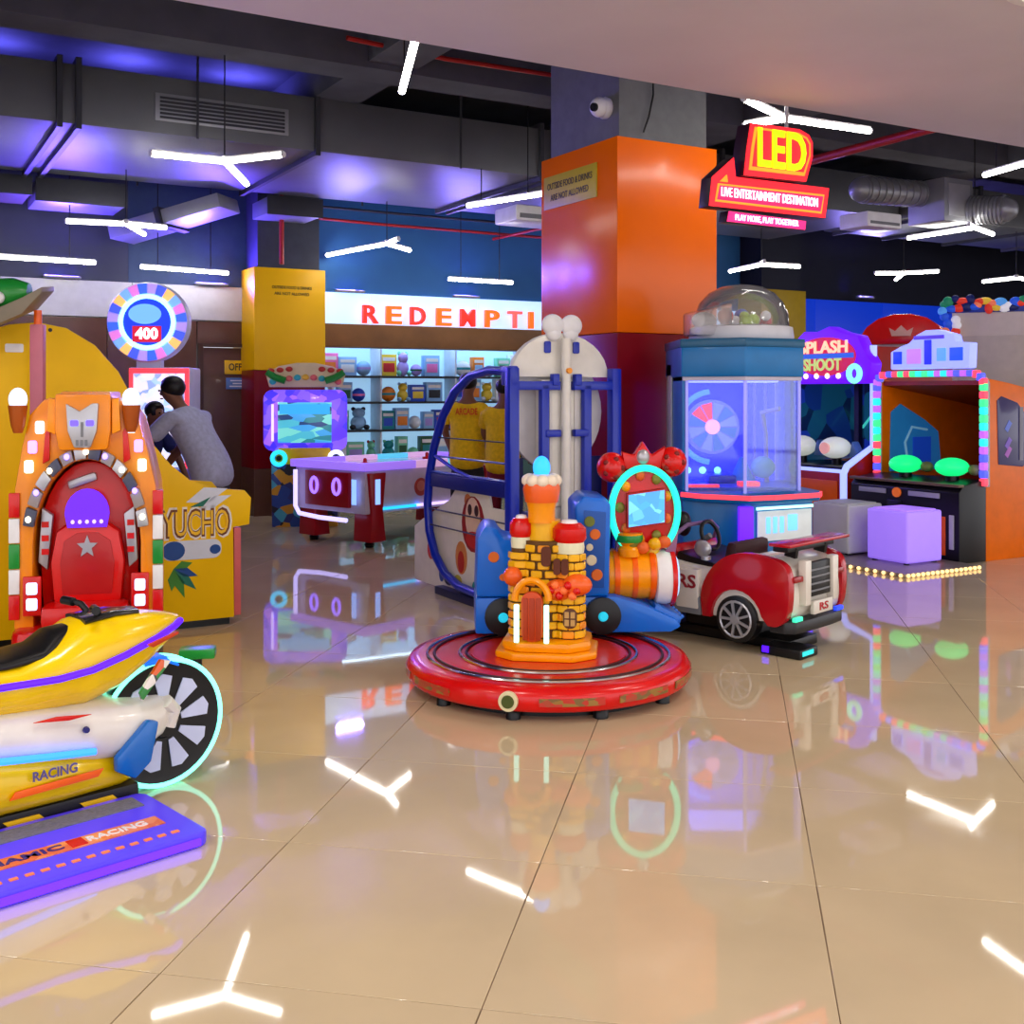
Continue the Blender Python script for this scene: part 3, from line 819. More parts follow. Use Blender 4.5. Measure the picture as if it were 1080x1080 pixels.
# ================================================================ PEOPLE
def skin(name, pts, edges, mat, parent, sub=2, root=0, label=None):
    """pts: list of ((x,y,z), r or (rx,ry)); skin + subdivision baked to one mesh"""
    me = bpy.data.meshes.new(name)
    me.from_pydata([p for p, r in pts], edges, [])
    ob = bpy.data.objects.new(name, me); COL.objects.link(ob)
    md = ob.modifiers.new('s', 'SKIN'); md.use_smooth_shade = True; md.branch_smoothing = 0.4
    for i, (p, r) in enumerate(pts):
        sv = me.skin_vertices[0].data[i]
        sv.radius = r if isinstance(r, (tuple, list)) else (r, r)
        sv.use_root = (i == root)
    sb = ob.modifiers.new('d', 'SUBSURF'); sb.levels = sub; sb.render_levels = sub
    dg = bpy.context.evaluated_depsgraph_get(); dg.update()
    out = bpy.data.meshes.new_from_object(ob.evaluated_get(dg))
    bpy.data.objects.remove(ob)
    out.materials.clear()
    out.polygons.foreach_set('use_smooth', [True] * len(out.polygons))
    return link(out, name, mat, parent, label=label)
SKIN_M = M('brown_skin', (120, 78, 58), 0.5); HAIR = M('black_hair', (14, 12, 14), 0.45, nscale=60, noise=0.4)

def person(label, loc, rz, sc=1.0, lean=0.0, shirt=None, pants=None, arm_fwd=0.3, hand_z=0.95, hood=None, reach=0.32, knee=0.04):
    """standing figure facing local +x; lean is the forward tilt of the spine in radians"""
    t = thing('person', label, 'person', loc, rz)
    t.scale = (sc, sc, sc)
    def sp(h, x=0.0):        # point on the leaning spine, h above the hip joint
        c, s = math.cos(lean), math.sin(lean)
        return (x * c + h * s, 0.0, 0.90 + h * c - x * s)
    def off(p, y, dx=0, dz=0): return (p[0] + dx, y, p[2] + dz)
    hip = (0, 0, 0.90); waist = sp(0.16); chest = sp(0.36, 0.01); neckb = sp(0.53); neck = sp(0.60, 0.015)
    tilt = 0.55
    hx = neck[0] + 0.04 + 0.1 * math.sin(lean * tilt); hz = neck[2] + 0.10 * math.cos(lean * tilt)
    hd = (hx, 0, hz); htop = (hx - 0.005, 0, hz + 0.075); jaw = (hx + 0.035, 0, hz - 0.055)
    yoke = sp(0.46)
    pts = [(hip, (0.14, 0.09)), (waist, (0.125, 0.085)), (chest, (0.135, 0.09)), (yoke, (0.10, 0.07)), (neck, (0.052, 0.052)),
           (hd, (0.072, 0.088)), (htop, (0.058, 0.066)), (jaw, (0.04, 0.045)), ((hx + 0.108, 0, hz - 0.02), 0.013)]
    ed = [(0, 1), (1, 2), (2, 3), (3, 4), (4, 5), (5, 6), (5, 7), (5, 8)]
    for s in (-1, 1):           # ears
        i = len(pts); pts.append(((hx, s * 0.088, hz - 0.01), 0.018)); ed.append((5, i))
    arms = []
    for s in (-1, 1):
        sh = off(sp(0.47), s * 0.19); el = (sh[0] + arm_fwd * 0.75, s * 0.24, sh[2] - 0.23); wr = (el[0] + reach * 0.55, s * 0.2, max(hand_z, el[2] - 0.22) if arm_fwd > 0.05 else el[2] - 0.25)
        d = (Vector(wr) - Vector(el)).normalized(); palm = Vector(wr) + d * 0.07
        i = len(pts)
        pts += [(sh, 0.05), (el, 0.042), (wr, 0.028), (tuple(palm), (0.036, 0.02))]
        ed += [(3, i), (i, i + 1), (i + 1, i + 2), (i + 2, i + 3)]
        up = Vector((0, 1, 0)).cross(d)
        for f in range(4):      # fingers
            b0 = palm + Vector((0, (f - 1.5) * 0.021, 0)) + d * 0.02; L = (0.07, 0.08, 0.076, 0.06)[f]
            j = len(pts)
            pts += [(tuple(b0 + d * L * 0.5), 0.009), (tuple(b0 + d * L - up * -0.012), 0.0075)]
            ed += [(i + 3, j), (j, j + 1)]
        j = len(pts)
        th = palm - d * 0.03 + Vector((0, -s * 0.045, 0)) + d * 0.03
        pts += [(tuple(th), 0.010), (tuple(th + d * 0.035 + Vector((0, -s * 0.01, 0))), 0.008)]
        ed += [(i + 3, j), (j, j + 1)]
        arms.append((sh, el))
    legs = []
    for s in (-1, 1):
        i = len(pts)
        a = (0.0, s * 0.095, 0.82); k_ = (knee, s * 0.10, 0.47); an = (-0.02, s * 0.10, 0.09); toe = (0.12, s * 0.11, 0.035)
        pts += [(a, 0.085), (k_, 0.058), (an, 0.04), (toe, (0.035, 0.025))]
        ed += [(0, i), (i, i + 1), (i + 1, i + 2), (i + 2, i + 3)]
        legs.append((a, k_, an, toe))
    skin('body', pts, ed, SKIN_M, t)
    # shirt
    hem = (sp(-0.1)[0] * 0.3, 0, 0.72)
    sp_pts = [(hem, (0.20, 0.165)), (hip, (0.198, 0.165)), (waist, (0.19, 0.155)), (chest, (0.20, 0.155)), (yoke, (0.15, 0.12)), (sp(0.54), (0.085, 0.08))]
    se = [(0, 1), (1, 2), (2, 3), (3, 4), (4, 5)]
    for sh, el in arms:
        i = len(sp_pts); mid = tuple(Vector(sh).lerp(Vector(el), 0.75))
        sp_pts += [(sh, 0.074), (mid, 0.076)]; se += [(4, i), (i, i + 1)]
    skin('shirt', sp_pts, se, shirt, t)
    # trousers
    tp_ = [((0, 0, 0.84), (0.15, 0.11)), ((0, 0, 0.95), (0.14, 0.10))]; te = [(0, 1)]
    for a, k_, an, toe in legs:
        i = len(tp_); tp_ += [((a[0], a[1], 0.72), 0.098), (k_, 0.078), ((an[0], an[1], 0.13), 0.066)]; te += [(0, i), (i, i + 1), (i + 1, i + 2)]
    skin('trousers', tp_, te, pants, t)
    for a, k_, an, toe in legs:
        MB().loft([[(an[0] - 0.06, an[1] - 0.04, zz), (an[0] + 0.08, an[1] - 0.045, zz), (an[0] + 0.19, an[1] - 0.03, zz), (an[0] + 0.19, an[1] + 0.03, zz), (an[0] + 0.08, an[1] + 0.045, zz), (an[0] - 0.06, an[1] + 0.04, zz)] for zz in (0.0, 0.04, 0.075)]).build('shoe', BLACK, t, 0.012)
    # hair: cap over the crown and the back of the head
    hr = MB().ball((hx - 0.018, 0, hz + 0.035), (0.105, 0.094, 0.092), 18, 12)
    for i, p in enumerate(hr.v):
        if p.x > hx + 0.05 and p.z < hz + 0.06: hr.v[i] = Vector((hx + 0.05, p.y * 0.9, p.z))
    hr.build('hair', HAIR, t)
    for s in (-1, 1): MB().ball((hx + 0.088, s * 0.032, hz + 0.008), (0.008, 0.013, 0.008), 8, 6).build('eye', M('eye_dark', (20, 16, 16), 0.2), t)
    MB().ball((hx + 0.09, 0, hz - 0.055), (0.008, 0.022, 0.006), 8, 6).build('mouth', M('lip', (120, 60, 56), 0.5), t)
    return t
GSHIRT = M('grey_lilac_shirt', (168, 172, 204), 0.8, noise=0.12, nscale=30)
YSHIRT = M('yellow_tshirt', (228, 186, 16), 0.8, noise=0.12, nscale=30)
NAVYC = M('navy_cloth', (24, 30, 96), 0.8); TROU = M('dark_trousers', (34, 30, 36), 0.8)
person('man in a grey short-sleeved shirt bending over toward the prize machine', at(224, 8.6), R(158), 1.0, 0.55, GSHIRT, TROU, 0.30, 0.75, knee=0.0)
person('dark haired person in navy leaning close to the man in grey', at(146, 9.35), R(-30), 0.84, 0.30, NAVYC, NAVYC, 0.22, 0.9)
p1 = person('person in a yellow printed t-shirt facing the prize shelves, left one', at(493, 10.9), R(88), 0.98, 0.05, YSHIRT, TROU, 0.12, 0.95)
text('ARCADE', 0.09, 0.002, M('shirt_print_orange', (214, 84, 20), 0.7), p1, (-0.125, 0, 1.33), (PI / 2, 0, -PI / 2), bold=0.03, width=0.22)
person('person in a yellow t-shirt mostly hidden by the blue cage post', at(530, 10.6), R(70), 0.95, 0.05, YSHIRT, M('maroon_trousers', (110, 16, 40), 0.8), 0.12, 0.95)
# ================================================================ LEFT SIDE RIDES
# ---- big yellow cabinet with curved side panel
YCO = Vector((-1.756, 7.16, 0))
yb = thing('yellow_cabinet', 'large yellow arcade cabinet with swooping curved side panel', 'arcade machine', YCO, STORE_RZ)
def ypf(px, py):
    k = (px - 540) / F
    x = (k * YCO.y - YCO.x) / (0.866 - 0.5 * k)
    return (x, CH + (HZ - py) / F * (YCO.y + 0.5 * x))
YPAN = M('yellow_panel_laminate', (238, 190, 0), 0.4, coat=0.0, spec=0.2, noise=0.05, nscale=3)
YEDGE = M('pink_edge_trim', (206, 96, 96), 0.4)
yout = [ypf(*q) for q in [(-110, 425), (-60, 372), (-20, 350), (10, 342), (40, 340), (70, 346), (100, 364), (125, 392), (140, 420), (152, 450), (163, 470), (180, 490), (200, 506), (225, 515), (258, 517), (265, 525), (263, 553), (246, 556)]]
x0 = ypf(247, 600)[0]
yout += [(x0, 0.05), (-2.1, 0.05)]
MB().prism(yout, 0.0, 0.03, 'xz').build('side_panel', YPAN, yb, 0.004)
MB().prism(yout, 0.80, 0.83, 'xz').build('side_panel', YPAN, yb, 0.004)
B('edge_trim', YEDGE, yb, x0, x0 + 0.045, 0.0, 0.83, 0.06, ypf(247, 556)[1] - 0.005, 0.004)
B('plinth', BLACK, yb, -2.05, x0 - 0.02, 0.04, 0.79, 0.0, 0.06)
MB().prism([(-2.05, 0.07), (x0 - 0.02, 0.07), (x0 - 0.02, 0.75), (-0.6, 0.78), (-0.75, 1.0), (-2.05, 1.0)], 0.03, 0.80, 'xz').build('body', M('cabinet_dark', (50, 46, 60), 0.5), yb, 0.008)
MB().prism([(-2.05, 1.0), (-1.3, 1.0), (-1.45, 1.65), (-2.05, 1.7)], 0.03, 0.80, 'xz').build('screen_housing', M('cabinet_dark', (50, 46, 60), 0.5), yb, 0.008)
# graphics on the near panel: outlined lettering, blue word bar, leaves, swoosh
gx, gz = ypf(207, 553)
oc_ = M('print_outline_brown', (110, 60, 20), 0.4)
text('YUCHO', 0.25, 0.002, M('print_outline_white', (232, 226, 214), 0.4), yb, (gx, -0.001, gz), bold=0.07, width=0.47)
text('YUCHO', 0.235, 0.003, oc_, yb, (gx, -0.002, gz), bold=0.04, width=0.44)
text('YUCHO', 0.22, 0.004, YELLOW, yb, (gx, -0.004, gz), bold=0.0, width=0.41)
bx_, bz_ = ypf(200, 580)
MB().prism(rrect(bx_ - 0.17, bx_ + 0.2, bz_ - 0.06, bz_ + 0.06, 0.05), -0.004, 0.0).build('print_bar', M('print_pale', (206, 214, 226), 0.4), yb)
MB().prism(ell(bx_ - 0.1, bz_, 0.07, 0.06, 20), -0.006, -0.004).build('print_disc', M('print_blue', (22, 70, 140), 0.4), yb)
MB().prism(ell(bx_ + 0.16, bz_ - 0.005, 0.035, 0.03, 16), -0.006, -0.004).build('print_disc', M('print_blue', (22, 70, 140), 0.4), yb)
for a_, l_, mt in ((-20, 0.16, 'print_blue'), (-45, 0.2, 'print_teal'), (-70, 0.2, 'print_leaf'), (15, 0.12, 'print_leaf'), (-95, 0.14, 'print_leaf')):
    lx, lz = ypf(183, 600); c, s_ = math.cos(R(a_)), math.sin(R(a_))
    MB().prism([(lx, lz), (lx + c * l_ * 0.5 - s_ * 0.03, lz + s_ * l_ * 0.5 + c * 0.03), (lx + c * l_, lz + s_ * l_), (lx + c * l_ * 0.5 + s_ * 0.03, lz + s_ * l_ * 0.5 - c * 0.03)], -0.004, 0.0).build('print_leaf', M(mt, {'print_blue': (22, 70, 140), 'print_teal': (20, 110, 90), 'print_leaf': (60, 130, 40)}[mt], 0.4), yb)
for q in ([(196, 530), (215, 514), (240, 515), (220, 530)], [(208, 538), (226, 523), (244, 522), (222, 538)]):
    MB().prism([ypf(*p) for p in q], -0.003, 0.0).build('print_swoosh', M('print_pale', (206, 214, 226), 0.4), yb)
MB().prism([ypf(*p) for p in [(200, 535), (222, 524), (214, 534)]], -0.005, -0.003).build('print_swoosh', M('print_teal', (20, 110, 90), 0.4), yb)
lx, lz = ypf(15, 367); MB().prism(rrect(lx - 0.05, lx + 0.05, lz - 0.025, lz + 0.025, 0.01), -0.004, 0).build('label_plate', WHITE, yb, 0.001)
for px in (42, 53): MB().lathe([(0.012, 0), (0.009, -0.006)], (ypf(px, 348)[0], 0, ypf(px, 348)[1]), n=10, axis='y').build('bolt', DARK, yb)

# ---- toy aeroplane on a pink pole
ap = thing('toy_aeroplane', 'green toy aeroplane with grey wing on a pink pole at the left edge', 'toy plane', at(40, 6.28), R(0))
MB().lathe([(0.2, 0), (0.2, 0.03), (0.05, 0.05)], n=20).build('pole_base', DARK, ap)
MB().bar((0, 0, 0.05), (0, 0, 1.88), 0.075, 0.05).build('pole', M('pink_pole_paint', (196, 110, 130), 0.4), ap, 0.008)
MB().cyl((0, 0, 1.88), (0, 0, 1.96), 0.022, n=12).build('joint', ORANGE, ap)
MB().loft([[(-0.62 + 0.0, y, z) for y, z in ell(-0.04, 2.02, 0.03, 0.03, 12)], [(-0.35, y, z) for y, z in ell(-0.04, 2.03, 0.10, 0.10, 12)], [(-0.12, y, z) for y, z in ell(-0.04, 2.05, 0.09, 0.09, 12)], [(-0.03, y, z) for y, z in ell(-0.04, 2.06, 0.04, 0.05, 12)]]).build('fuselage', GREEN, ap)
wg = MB()
wg.loft([[(-0.55, -0.16, 1.70), (-0.55, 0.05, 1.74), (-0.55, 0.05, 1.83), (-0.55, -0.16, 1.79)], [(-0.02, -0.16, 1.93), (-0.02, 0.05, 1.97), (-0.02, 0.05, 2.06), (-0.02, -0.16, 2.02)], [(0.08, -0.14, 2.05), (0.08, 0.03, 2.07), (0.08, 0.03, 2.10), (0.08, -0.14, 2.08)]])
wg.build('wing', M('grey_brown_wing', (128, 118, 100), 0.4), ap, 0.006)
MB().ball((-0.16, -0.14, 2.02), (0.035, 0.03, 0.035), 12, 8).build('lamp', WHITE, ap)
MB().ball((-0.22, -0.15, 1.99), (0.05, 0.03, 0.04), 12, 8).build('engine', BLACK, ap)

# ---- orange robot seat ride
rb = thing('robot_ride', 'orange robot shaped seat ride with red oval seat and silver mask', 'kiddie ride', at(92, 5.72), R(14))
rb.scale = (0.87, 1, 1)
RO = M('amber_gloss', (240, 140, 8), 0.28, coat=0.5)
outer = [(-0.40, 0.12), (-0.41, 0.6), (-0.40, 1.0), (-0.36, 1.22), (-0.32, 1.38), (-0.24, 1.46), (-0.16, 1.47), (-0.15, 1.50), (0.13, 1.50), (0.14, 1.46), (0.22, 1.45), (0.29, 1.36), (0.34, 1.2), (0.39, 1.0), (0.40, 0.6), (0.40, 0.12)]
inner = [(0.29, 0.12), (0.30, 0.5)] + [(0.30 * math.cos(R(t)), 0.72 + 0.43 * math.sin(R(t))) for t in range(0, 181, 15)] + [(-0.30, 0.5), (-0.29, 0.12)]
MB().prism(outer + inner, 0.0, 0.46, 'xz').build('shell', RO, rb, 0.02)
MB().prism(outer, 0.462, 0.50, 'xz').build('back_cover', GOLD, rb, 0.01)
rp_ = MB().prism([(0.285 * math.cos(R(t)), 0.72 + 0.415 * math.sin(R(t))) for t in range(0, 181, 12)] + [(-0.26, 0.3), (0.26, 0.3)], 0.12, 0.455, 'xz').build('red_alcove', RED, rb, 0.01)
bkp = [(-0.19, 0.40), (0.19, 0.40), (0.21, 0.62), (0.18, 0.78), (0.08, 0.84), (-0.08, 0.84), (-0.18, 0.78), (-0.21, 0.62)]
bk = MB().prism(bkp, 0.18, 0.30, 'xz').build('seat_back', RED, rb, 0.035, loc=(0, -0.17, 0))
MB().prism([(x * 0.72, 0.60 + (z - 0.60) * 0.72) for x, z in bkp], 0.172, 0.18, 'xz').build('seat_pad', M('seat_red_deep', (176, 14, 18), 0.35, coat=0.3), bk, 0.006)
star = []
for k in range(10):
    q = R(90 + 36 * k); r_ = 0.06 if k % 2 == 0 else 0.026
    star.append((r_ * math.cos(q), 0.70 + r_ * math.sin(q)))
MB().prism(star, 0.164, 0.172).build('seat_emblem', SILVER, bk)
MB().box(-0.24, 0.24, -0.14, 0.10, 0.30, 0.42).build('seat_cushion', RED, rb, 0.04)
MB().box(-0.40, 0.40, -0.14, 0.44, 0.0, 0.11).build('plinth', BLACK, rb, 0.015)
MB().prism(rrect(-0.40, 0.40, -0.16, 0.30, 0.08), 0.11, 0.30, 'xy').build('foot_well', RED, rb, 0.03)
# robot head: generic silver face plate with two blue lamps
hd_ = MB().prism([(-0.15, 1.20), (0.12, 1.20), (0.14, 1.30), (0.14, 1.49), (-0.17, 1.49), (-0.17, 1.30)], -0.07, 0.0, 'xz').build('robot_head', RO, rb, 0.02)
MB().prism([(-0.105, 1.44), (-0.03, 1.40), (0.04, 1.44), (0.075, 1.44), (0.065, 1.30), (0.03, 1.215), (-0.06, 1.215), (-0.095, 1.30)], -0.095, -0.07, 'xz').build('face_plate', SILVER, hd_, 0.008)
for s in (-0.058, 0.028): MB().prism(rrect(s - 0.022, s + 0.022, 1.325, 1.355, 0.008), -0.10, -0.092).build('eye_lamp', E('eye_violet', (90, 70, 255), 1.6), hd_)
MB().bar((-0.015, -0.097, 1.345), (-0.015, -0.097, 1.27), 0.014, 0.012, (0, 1, 0)).build('nose_ridge', GREY, hd_)
for k in range(3): B('mouth_slot', GREY, hd_, -0.05 + k * 0.025, -0.035 + k * 0.025, -0.099, -0.094, 1.225, 1.255)
for s in (-1, 1): MB().prism([(s * 0.155 - 0.012, 1.28), (s * 0.155 - 0.012 + s * 0.05, 1.3), (s * 0.155 - 0.012 + s * 0.04, 1.47), (s * 0.155 - 0.012, 1.46)], -0.05, 0.0).build('head_guard', GOLD, hd_, 0.006)
# silver arch around the alcove with lamps
n_ = 12
for k in range(n_):
    a0 = 8 + k * 164 / n_; a1 = 8 + (k + 1) * 164 / n_ - 2
    o1 = [(0.352 * math.cos(R(a0 + (a1 - a0) * i / 3)), 0.74 + 0.475 * math.sin(R(a0 + (a1 - a0) * i / 3))) for i in range(4)]
    i1 = [(0.292 * math.cos(R(a1 - (a1 - a0) * i / 3)), 0.74 + 0.415 * math.sin(R(a1 - (a1 - a0) * i / 3))) for i in range(4)]
    MB().prism(o1 + i1, -0.05, 0.0).build('arch_segment', [SILVER, M('arch_grey', (150, 140, 140), 0.35), M('arch_dark', (70, 74, 96), 0.35)][k % 3], rb, 0.006)
for k in range(9):
    q = R(14 + k * 19)
    MB().ball((0.325 * math.cos(q), -0.055, 0.745 + 0.447 * math.sin(q)), 0.016, 10, 6).build('arch_lamp', [E('lamp_warm', (255, 236, 190), 4), E('lamp_violet', (130, 110, 255), 4)][k % 2], rb)
for s in (-1, 1):
    for k, (px, pz) in enumerate(((0.255, 1.32), (0.295, 1.22), (0.315, 1.12))):
        MB().prism(rrect(s * px - 0.03, s * px + 0.02, pz - 0.035, pz + 0.03, 0.012), -0.02, 0.0).build('lamp_panel', E(('lp_white', 'lp_violet', 'lp_mint')[k], ((230, 240, 255), (170, 140, 255), (190, 255, 235))[k], 1.6), rb, 0.006)
    MB().prism([(s * 0.225 - 0.02, 1.13), (s * 0.225 + 0.02, 1.15), (s * 0.215 + 0.01, 1.33), (s * 0.215 - 0.015, 1.29)], -0.02, 0.0).build('red_fin', RED, rb, 0.006)
    MB().lathe([(0.055, 0.0), (0.04, -0.10), (0.025, -0.14)], ((-0.375 if s < 0 else 0.25), -0.03, 1.43), n=16).build('lamp_cup', M('cup_brown', (170, 80, 20), 0.35), rb)
    MB().ball(((-0.375 if s < 0 else 0.25), -0.03, 1.46), (0.052, 0.052, 0.06), 16, 10).build('dome_lamp', E('dome_pale', (205, 225, 250), 0.9), rb)
    MB().box(s * 0.30 - 0.05, s * 0.30 + 0.05, -0.03, 0.0, 0.36, 0.56).build('coin_frame', RED, rb, 0.006)
    for z in (0.42, 0.5): MB().prism(rrect(s * 0.30 - 0.03, s * 0.30 + 0.03, z - 0.03, z + 0.03, 0.01), -0.036, -0.03).build('coin_lamp', E('coin_glow', (170, 210, 255), 1.6), rb)
    for k in range(2):
        m = MB().prism([(s * 0.23, 0.60 - 0.02), (s * 0.28, 0.62), (s * 0.26, 0.9), (s * 0.2, 0.86)], 0.05, 0.11)
    m.build('side_wing', SILVER, rb, 0.006)
    for k in range(3): B('wing_slot', RED, rb, s * 0.24 - 0.02, s * 0.24 + 0.02, 0.04, 0.05, 0.66 + k * 0.07, 0.69 + k * 0.07)
    for k, mt in enumerate((RED, WHITE, GREEN, WHITE, RED)):
        B('stripe_block', mt, rb, s * 0.40 - 0.03, s * 0.40 + 0.03, -0.015, 0.02, 0.34 + k * 0.13, 0.465 + k * 0.13, 0.006)
MB().prism(arc(0.0, 0.87, 0.125, 0, 180, 12, 0.13) + [(-0.11, 0.80), (0.11, 0.80)], 0.165, 0.18).build('speaker_display', E('violet_display', (96, 30, 240), 0.7), bk)
for k in range(5): MB().ball((-0.08 + k * 0.04, 0.16, 0.83), 0.011, 8, 6).build('display_lamp', E('lamp_violet', (130, 110, 255), 4), bk)
MB().bar((-0.12, 0.10, 1.01), (0.04, 0.10, 1.06), 0.045, 0.035, (0, 1, 0)).build('silver_bar', SILVER, rb, 0.015)

# ---- yellow racing motorcycle ride on a pedestal, purple-lit step plate beside it
mc = thing('motorcycle_ride', 'yellow and white racing motorcycle ride with purple light strip', 'kiddie ride', (-1.352, 4.241, 0), R(43.8))
MY = M('moto_yellow', (236, 196, 0), 0.22, coat=0.6); MW = M('moto_white', (222, 218, 208), 0.25, coat=0.5)
def hull(secs, n=18, p=2.6):
    rings = []
    for x, zb, zt, w in secs:
        rg = []
        for i in range(n):
            t = 2 * PI * i / n; c, s_ = math.cos(t), math.sin(t)
            rg.append((x, w * math.copysign(abs(c) ** (2 / p), c), (zb + zt) / 2 + (zt - zb) / 2 * math.copysign(abs(s_) ** (2 / p), s_)))
        rings.append(rg)
    return MB().loft(rings)
hull([(0.075, 0.60, 0.64, 0.02), (0.03, 0.555, 0.655, 0.06), (-0.06, 0.49, 0.675, 0.105), (-0.2, 0.41, 0.69, 0.145), (-0.33, 0.375, 0.68, 0.165), (-0.43, 0.38, 0.62, 0.17), (-0.56, 0.39, 0.575, 0.17), (-0.85, 0.41, 0.58, 0.17), (-1.15, 0.43, 0.63, 0.15), (-1.45, 0.46, 0.66, 0.07)]).build('upper_fairing', MY, mc, ang=60)
hull([(0.03, 0.26, 0.345, 0.07), (-0.03, 0.20, 0.36, 0.12), (-0.14, 0.15, 0.37, 0.155), (-0.3, 0.17, 0.40, 0.185), (-0.55, 0.22, 0.43, 0.19), (-0.95, 0.28, 0.46, 0.18), (-1.35, 0.32, 0.46, 0.12)]).build('lower_fairing', MW, mc, ang=60)
hull([(-0.12, 0.07, 0.13, 0.08), (-0.2, 0.06, 0.2, 0.14), (-0.4, 0.06, 0.25, 0.18), (-0.7, 0.06, 0.32, 0.197), (-1.1, 0.06, 0.35, 0.18), (-1.4, 0.1, 0.34, 0.12)]).build('belly_pan', MY, mc, ang=60)
st_ = hull([(-0.36, 0.60, 0.665, 0.06), (-0.42, 0.57, 0.655, 0.10), (-0.47, 0.555, 0.61, 0.12), (-0.6, 0.55, 0.592, 0.13), (-0.85, 0.56, 0.602, 0.13), (-1.0, 0.57, 0.62, 0.11)]).build('seat', BLACK, mc, ang=60)
hull([(-0.10, 0.665, 0.692, 0.05), (-0.2, 0.675, 0.70, 0.08), (-0.32, 0.66, 0.69, 0.09)]).build('windscreen', M('smoked_screen', (40, 38, 36), 0.12, coat=0.6), mc, ang=60)
for s in (-1, 1):
    MB().tube([(0.075, s * 0.03, 0.62), (0.03, s * 0.075, 0.612), (-0.06, s * 0.118, 0.588), (-0.2, s * 0.158, 0.553), (-0.33, s * 0.178, 0.525), (-0.45, s * 0.183, 0.515), (-0.65, s * 0.183, 0.52), (-0.9, s * 0.18, 0.53)], 0.0125, 8).build('light_strip', PURPLE_E, mc)
    MB().tube([(-0.33, s * 0.198, 0.245), (-0.5, s * 0.205, 0.265), (-0.7, s * 0.207, 0.29), (-1.2, s * 0.19, 0.33)], 0.0125, 8).build('blue_light_bar', E('blue_bar_glow', (40, 110, 255), 2.6), mc)
    MB().prism([(-0.09, 0.30), (-0.13, 0.31), (-0.25, 0.20), (-0.25, 0.15), (-0.18, 0.11), (-0.12, 0.16)], s * 0.175 - 0.02, s * 0.175 + 0.02).build('blue_lens', M('blue_lens_gloss', (0, 96, 176), 0.12, coat=0.8), mc, 0.012)
    hbar = MB().tube([(-0.25, s * 0.04, 0.68), (-0.27, s * 0.07, 0.715), (-0.29, s * 0.11, 0.722)], 0.012, 8).build('handlebar', BLACK, mc)
    MB().cyl((-0.29, s * 0.09, 0.722), (-0.305, s * 0.145, 0.724), 0.016, n=12).build('hand_grip', BLACK, hbar)
    MB().tube([(-0.02, s * 0.1, 0.34), (0.02, s * 0.085, 0.30), (0.0, s * 0.08, 0.24)], 0.028, 8).build('fork', MW, mc)
    MB().prism([(-0.02, 0.50), (-0.06, 0.51), (-0.14, 0.40), (-0.13, 0.37)], s * 0.135 - 0.01, s * 0.135 + 0.012).build('decal_panel', MOSAIC('moto_decal', [(220, 90, 20), (230, 226, 216), (60, 60, 60), (40, 130, 60)], 24), mc, 0.004)
    MB().prism([(-0.34, 0.375), (-0.46, 0.39), (-0.54, 0.385), (-0.42, 0.37)], s * 0.19 - 0.006, s * 0.19 + 0.006).build('red_vent', RED, mc, 0.002)
    MB().lathe([(0.012, 0), (0.01, s * 0.012)], (-0.36, s * 0.189, 0.325), n=10, axis='y').build('bolt', M('bolt_blue', (40, 40, 110), 0.3), mc)
    MB().prism([(-0.3, 0.18), (-0.6, 0.17), (-0.62, 0.145), (-0.32, 0.155)], s * 0.196 - 0.006, s * 0.196 + 0.004).build('orange_stripe', ORANGE, mc, 0.002)
    text('RACING', 0.045, 0.002, M('grey_violet_print', (96, 86, 130), 0.4), mc, (-0.47, s * 0.202, 0.205), (PI / 2, 0, 0 if s < 0 else PI), bold=0.02, width=0.15)
    MB().prism([(0.0, 0.60), (-0.1, 0.565), (-0.12, 0.575), (0.0, 0.608)], s * 0.135 - 0.03, s * 0.135 - 0.008).build('red_decal', M('decal_red', (190, 60, 20), 0.4), mc, 0.001)
wl = MB().lathe([(0.19, -0.045), (0.225, -0.05), (0.232, -0.03), (0.232, 0.03), (0.225, 0.05), (0.19, 0.045)], (0, 0, 0.245), n=40, axis='y').build('front_wheel', BLACK, mc)
for s in (-1, 1):
    MB().tube([(0.236 * math.cos(t * PI / 24), s * 0.046, 0.245 + 0.236 * math.sin(t * PI / 24)) for t in range(48)], 0.009, 8, True).build('rim_light', E('rim_glow_mint', (120, 255, 225), 1.8), wl)
    for k in range(9):
        q = k * 40 + 12
        MB().prism([(0.07 * math.cos(R(q - 9)), 0.245 + 0.07 * math.sin(R(q - 9))), (0.175 * math.cos(R(q - 12)), 0.245 + 0.175 * math.sin(R(q - 12))), (0.185 * math.cos(R(q)), 0.245 + 0.185 * math.sin(R(q))), (0.175 * math.cos(R(q + 12)), 0.245 + 0.175 * math.sin(R(q + 12))), (0.07 * math.cos(R(q + 9)), 0.245 + 0.07 * math.sin(R(q + 9)))], s * 0.047, s * 0.053).build('spoke_panel', M('spoke_pale', (196, 206, 236), 0.3), wl)
    MB().lathe([(0.06, s * 0.046), (0.05, s * 0.065)], (0, 0, 0.245), n=20, axis='y').build('hub_cap', BLACK, wl)
hull([(0.06, 0.44, 0.47, 0.05), (0.0, 0.47, 0.50, 0.06), (-0.08, 0.46, 0.50, 0.06)]).build('mudguard', E('mudguard_blue_glow', (20, 110, 240), 0.6), mc)
B('pedestal', M('pedestal_black', (24, 22, 26), 0.4), mc, -1.5, -0.14, -0.135, 0.135, 0.0, 0.075, 0.01)
for k in range(5): MB().prism([(-0.32 - k * 0.26, 0.015), (-0.2 - k * 0.26, 0.015), (-0.24 - k * 0.26, 0.055), (-0.36 - k * 0.26, 0.055)], -0.14, -0.135).build('hazard_stripe', YELLOW, mc)
pl = thing('step_plate', 'purple lit step plate with orange printed strip beside the motorcycle', 'step plate', (-1.29, 4.3, 0), R(43.8))
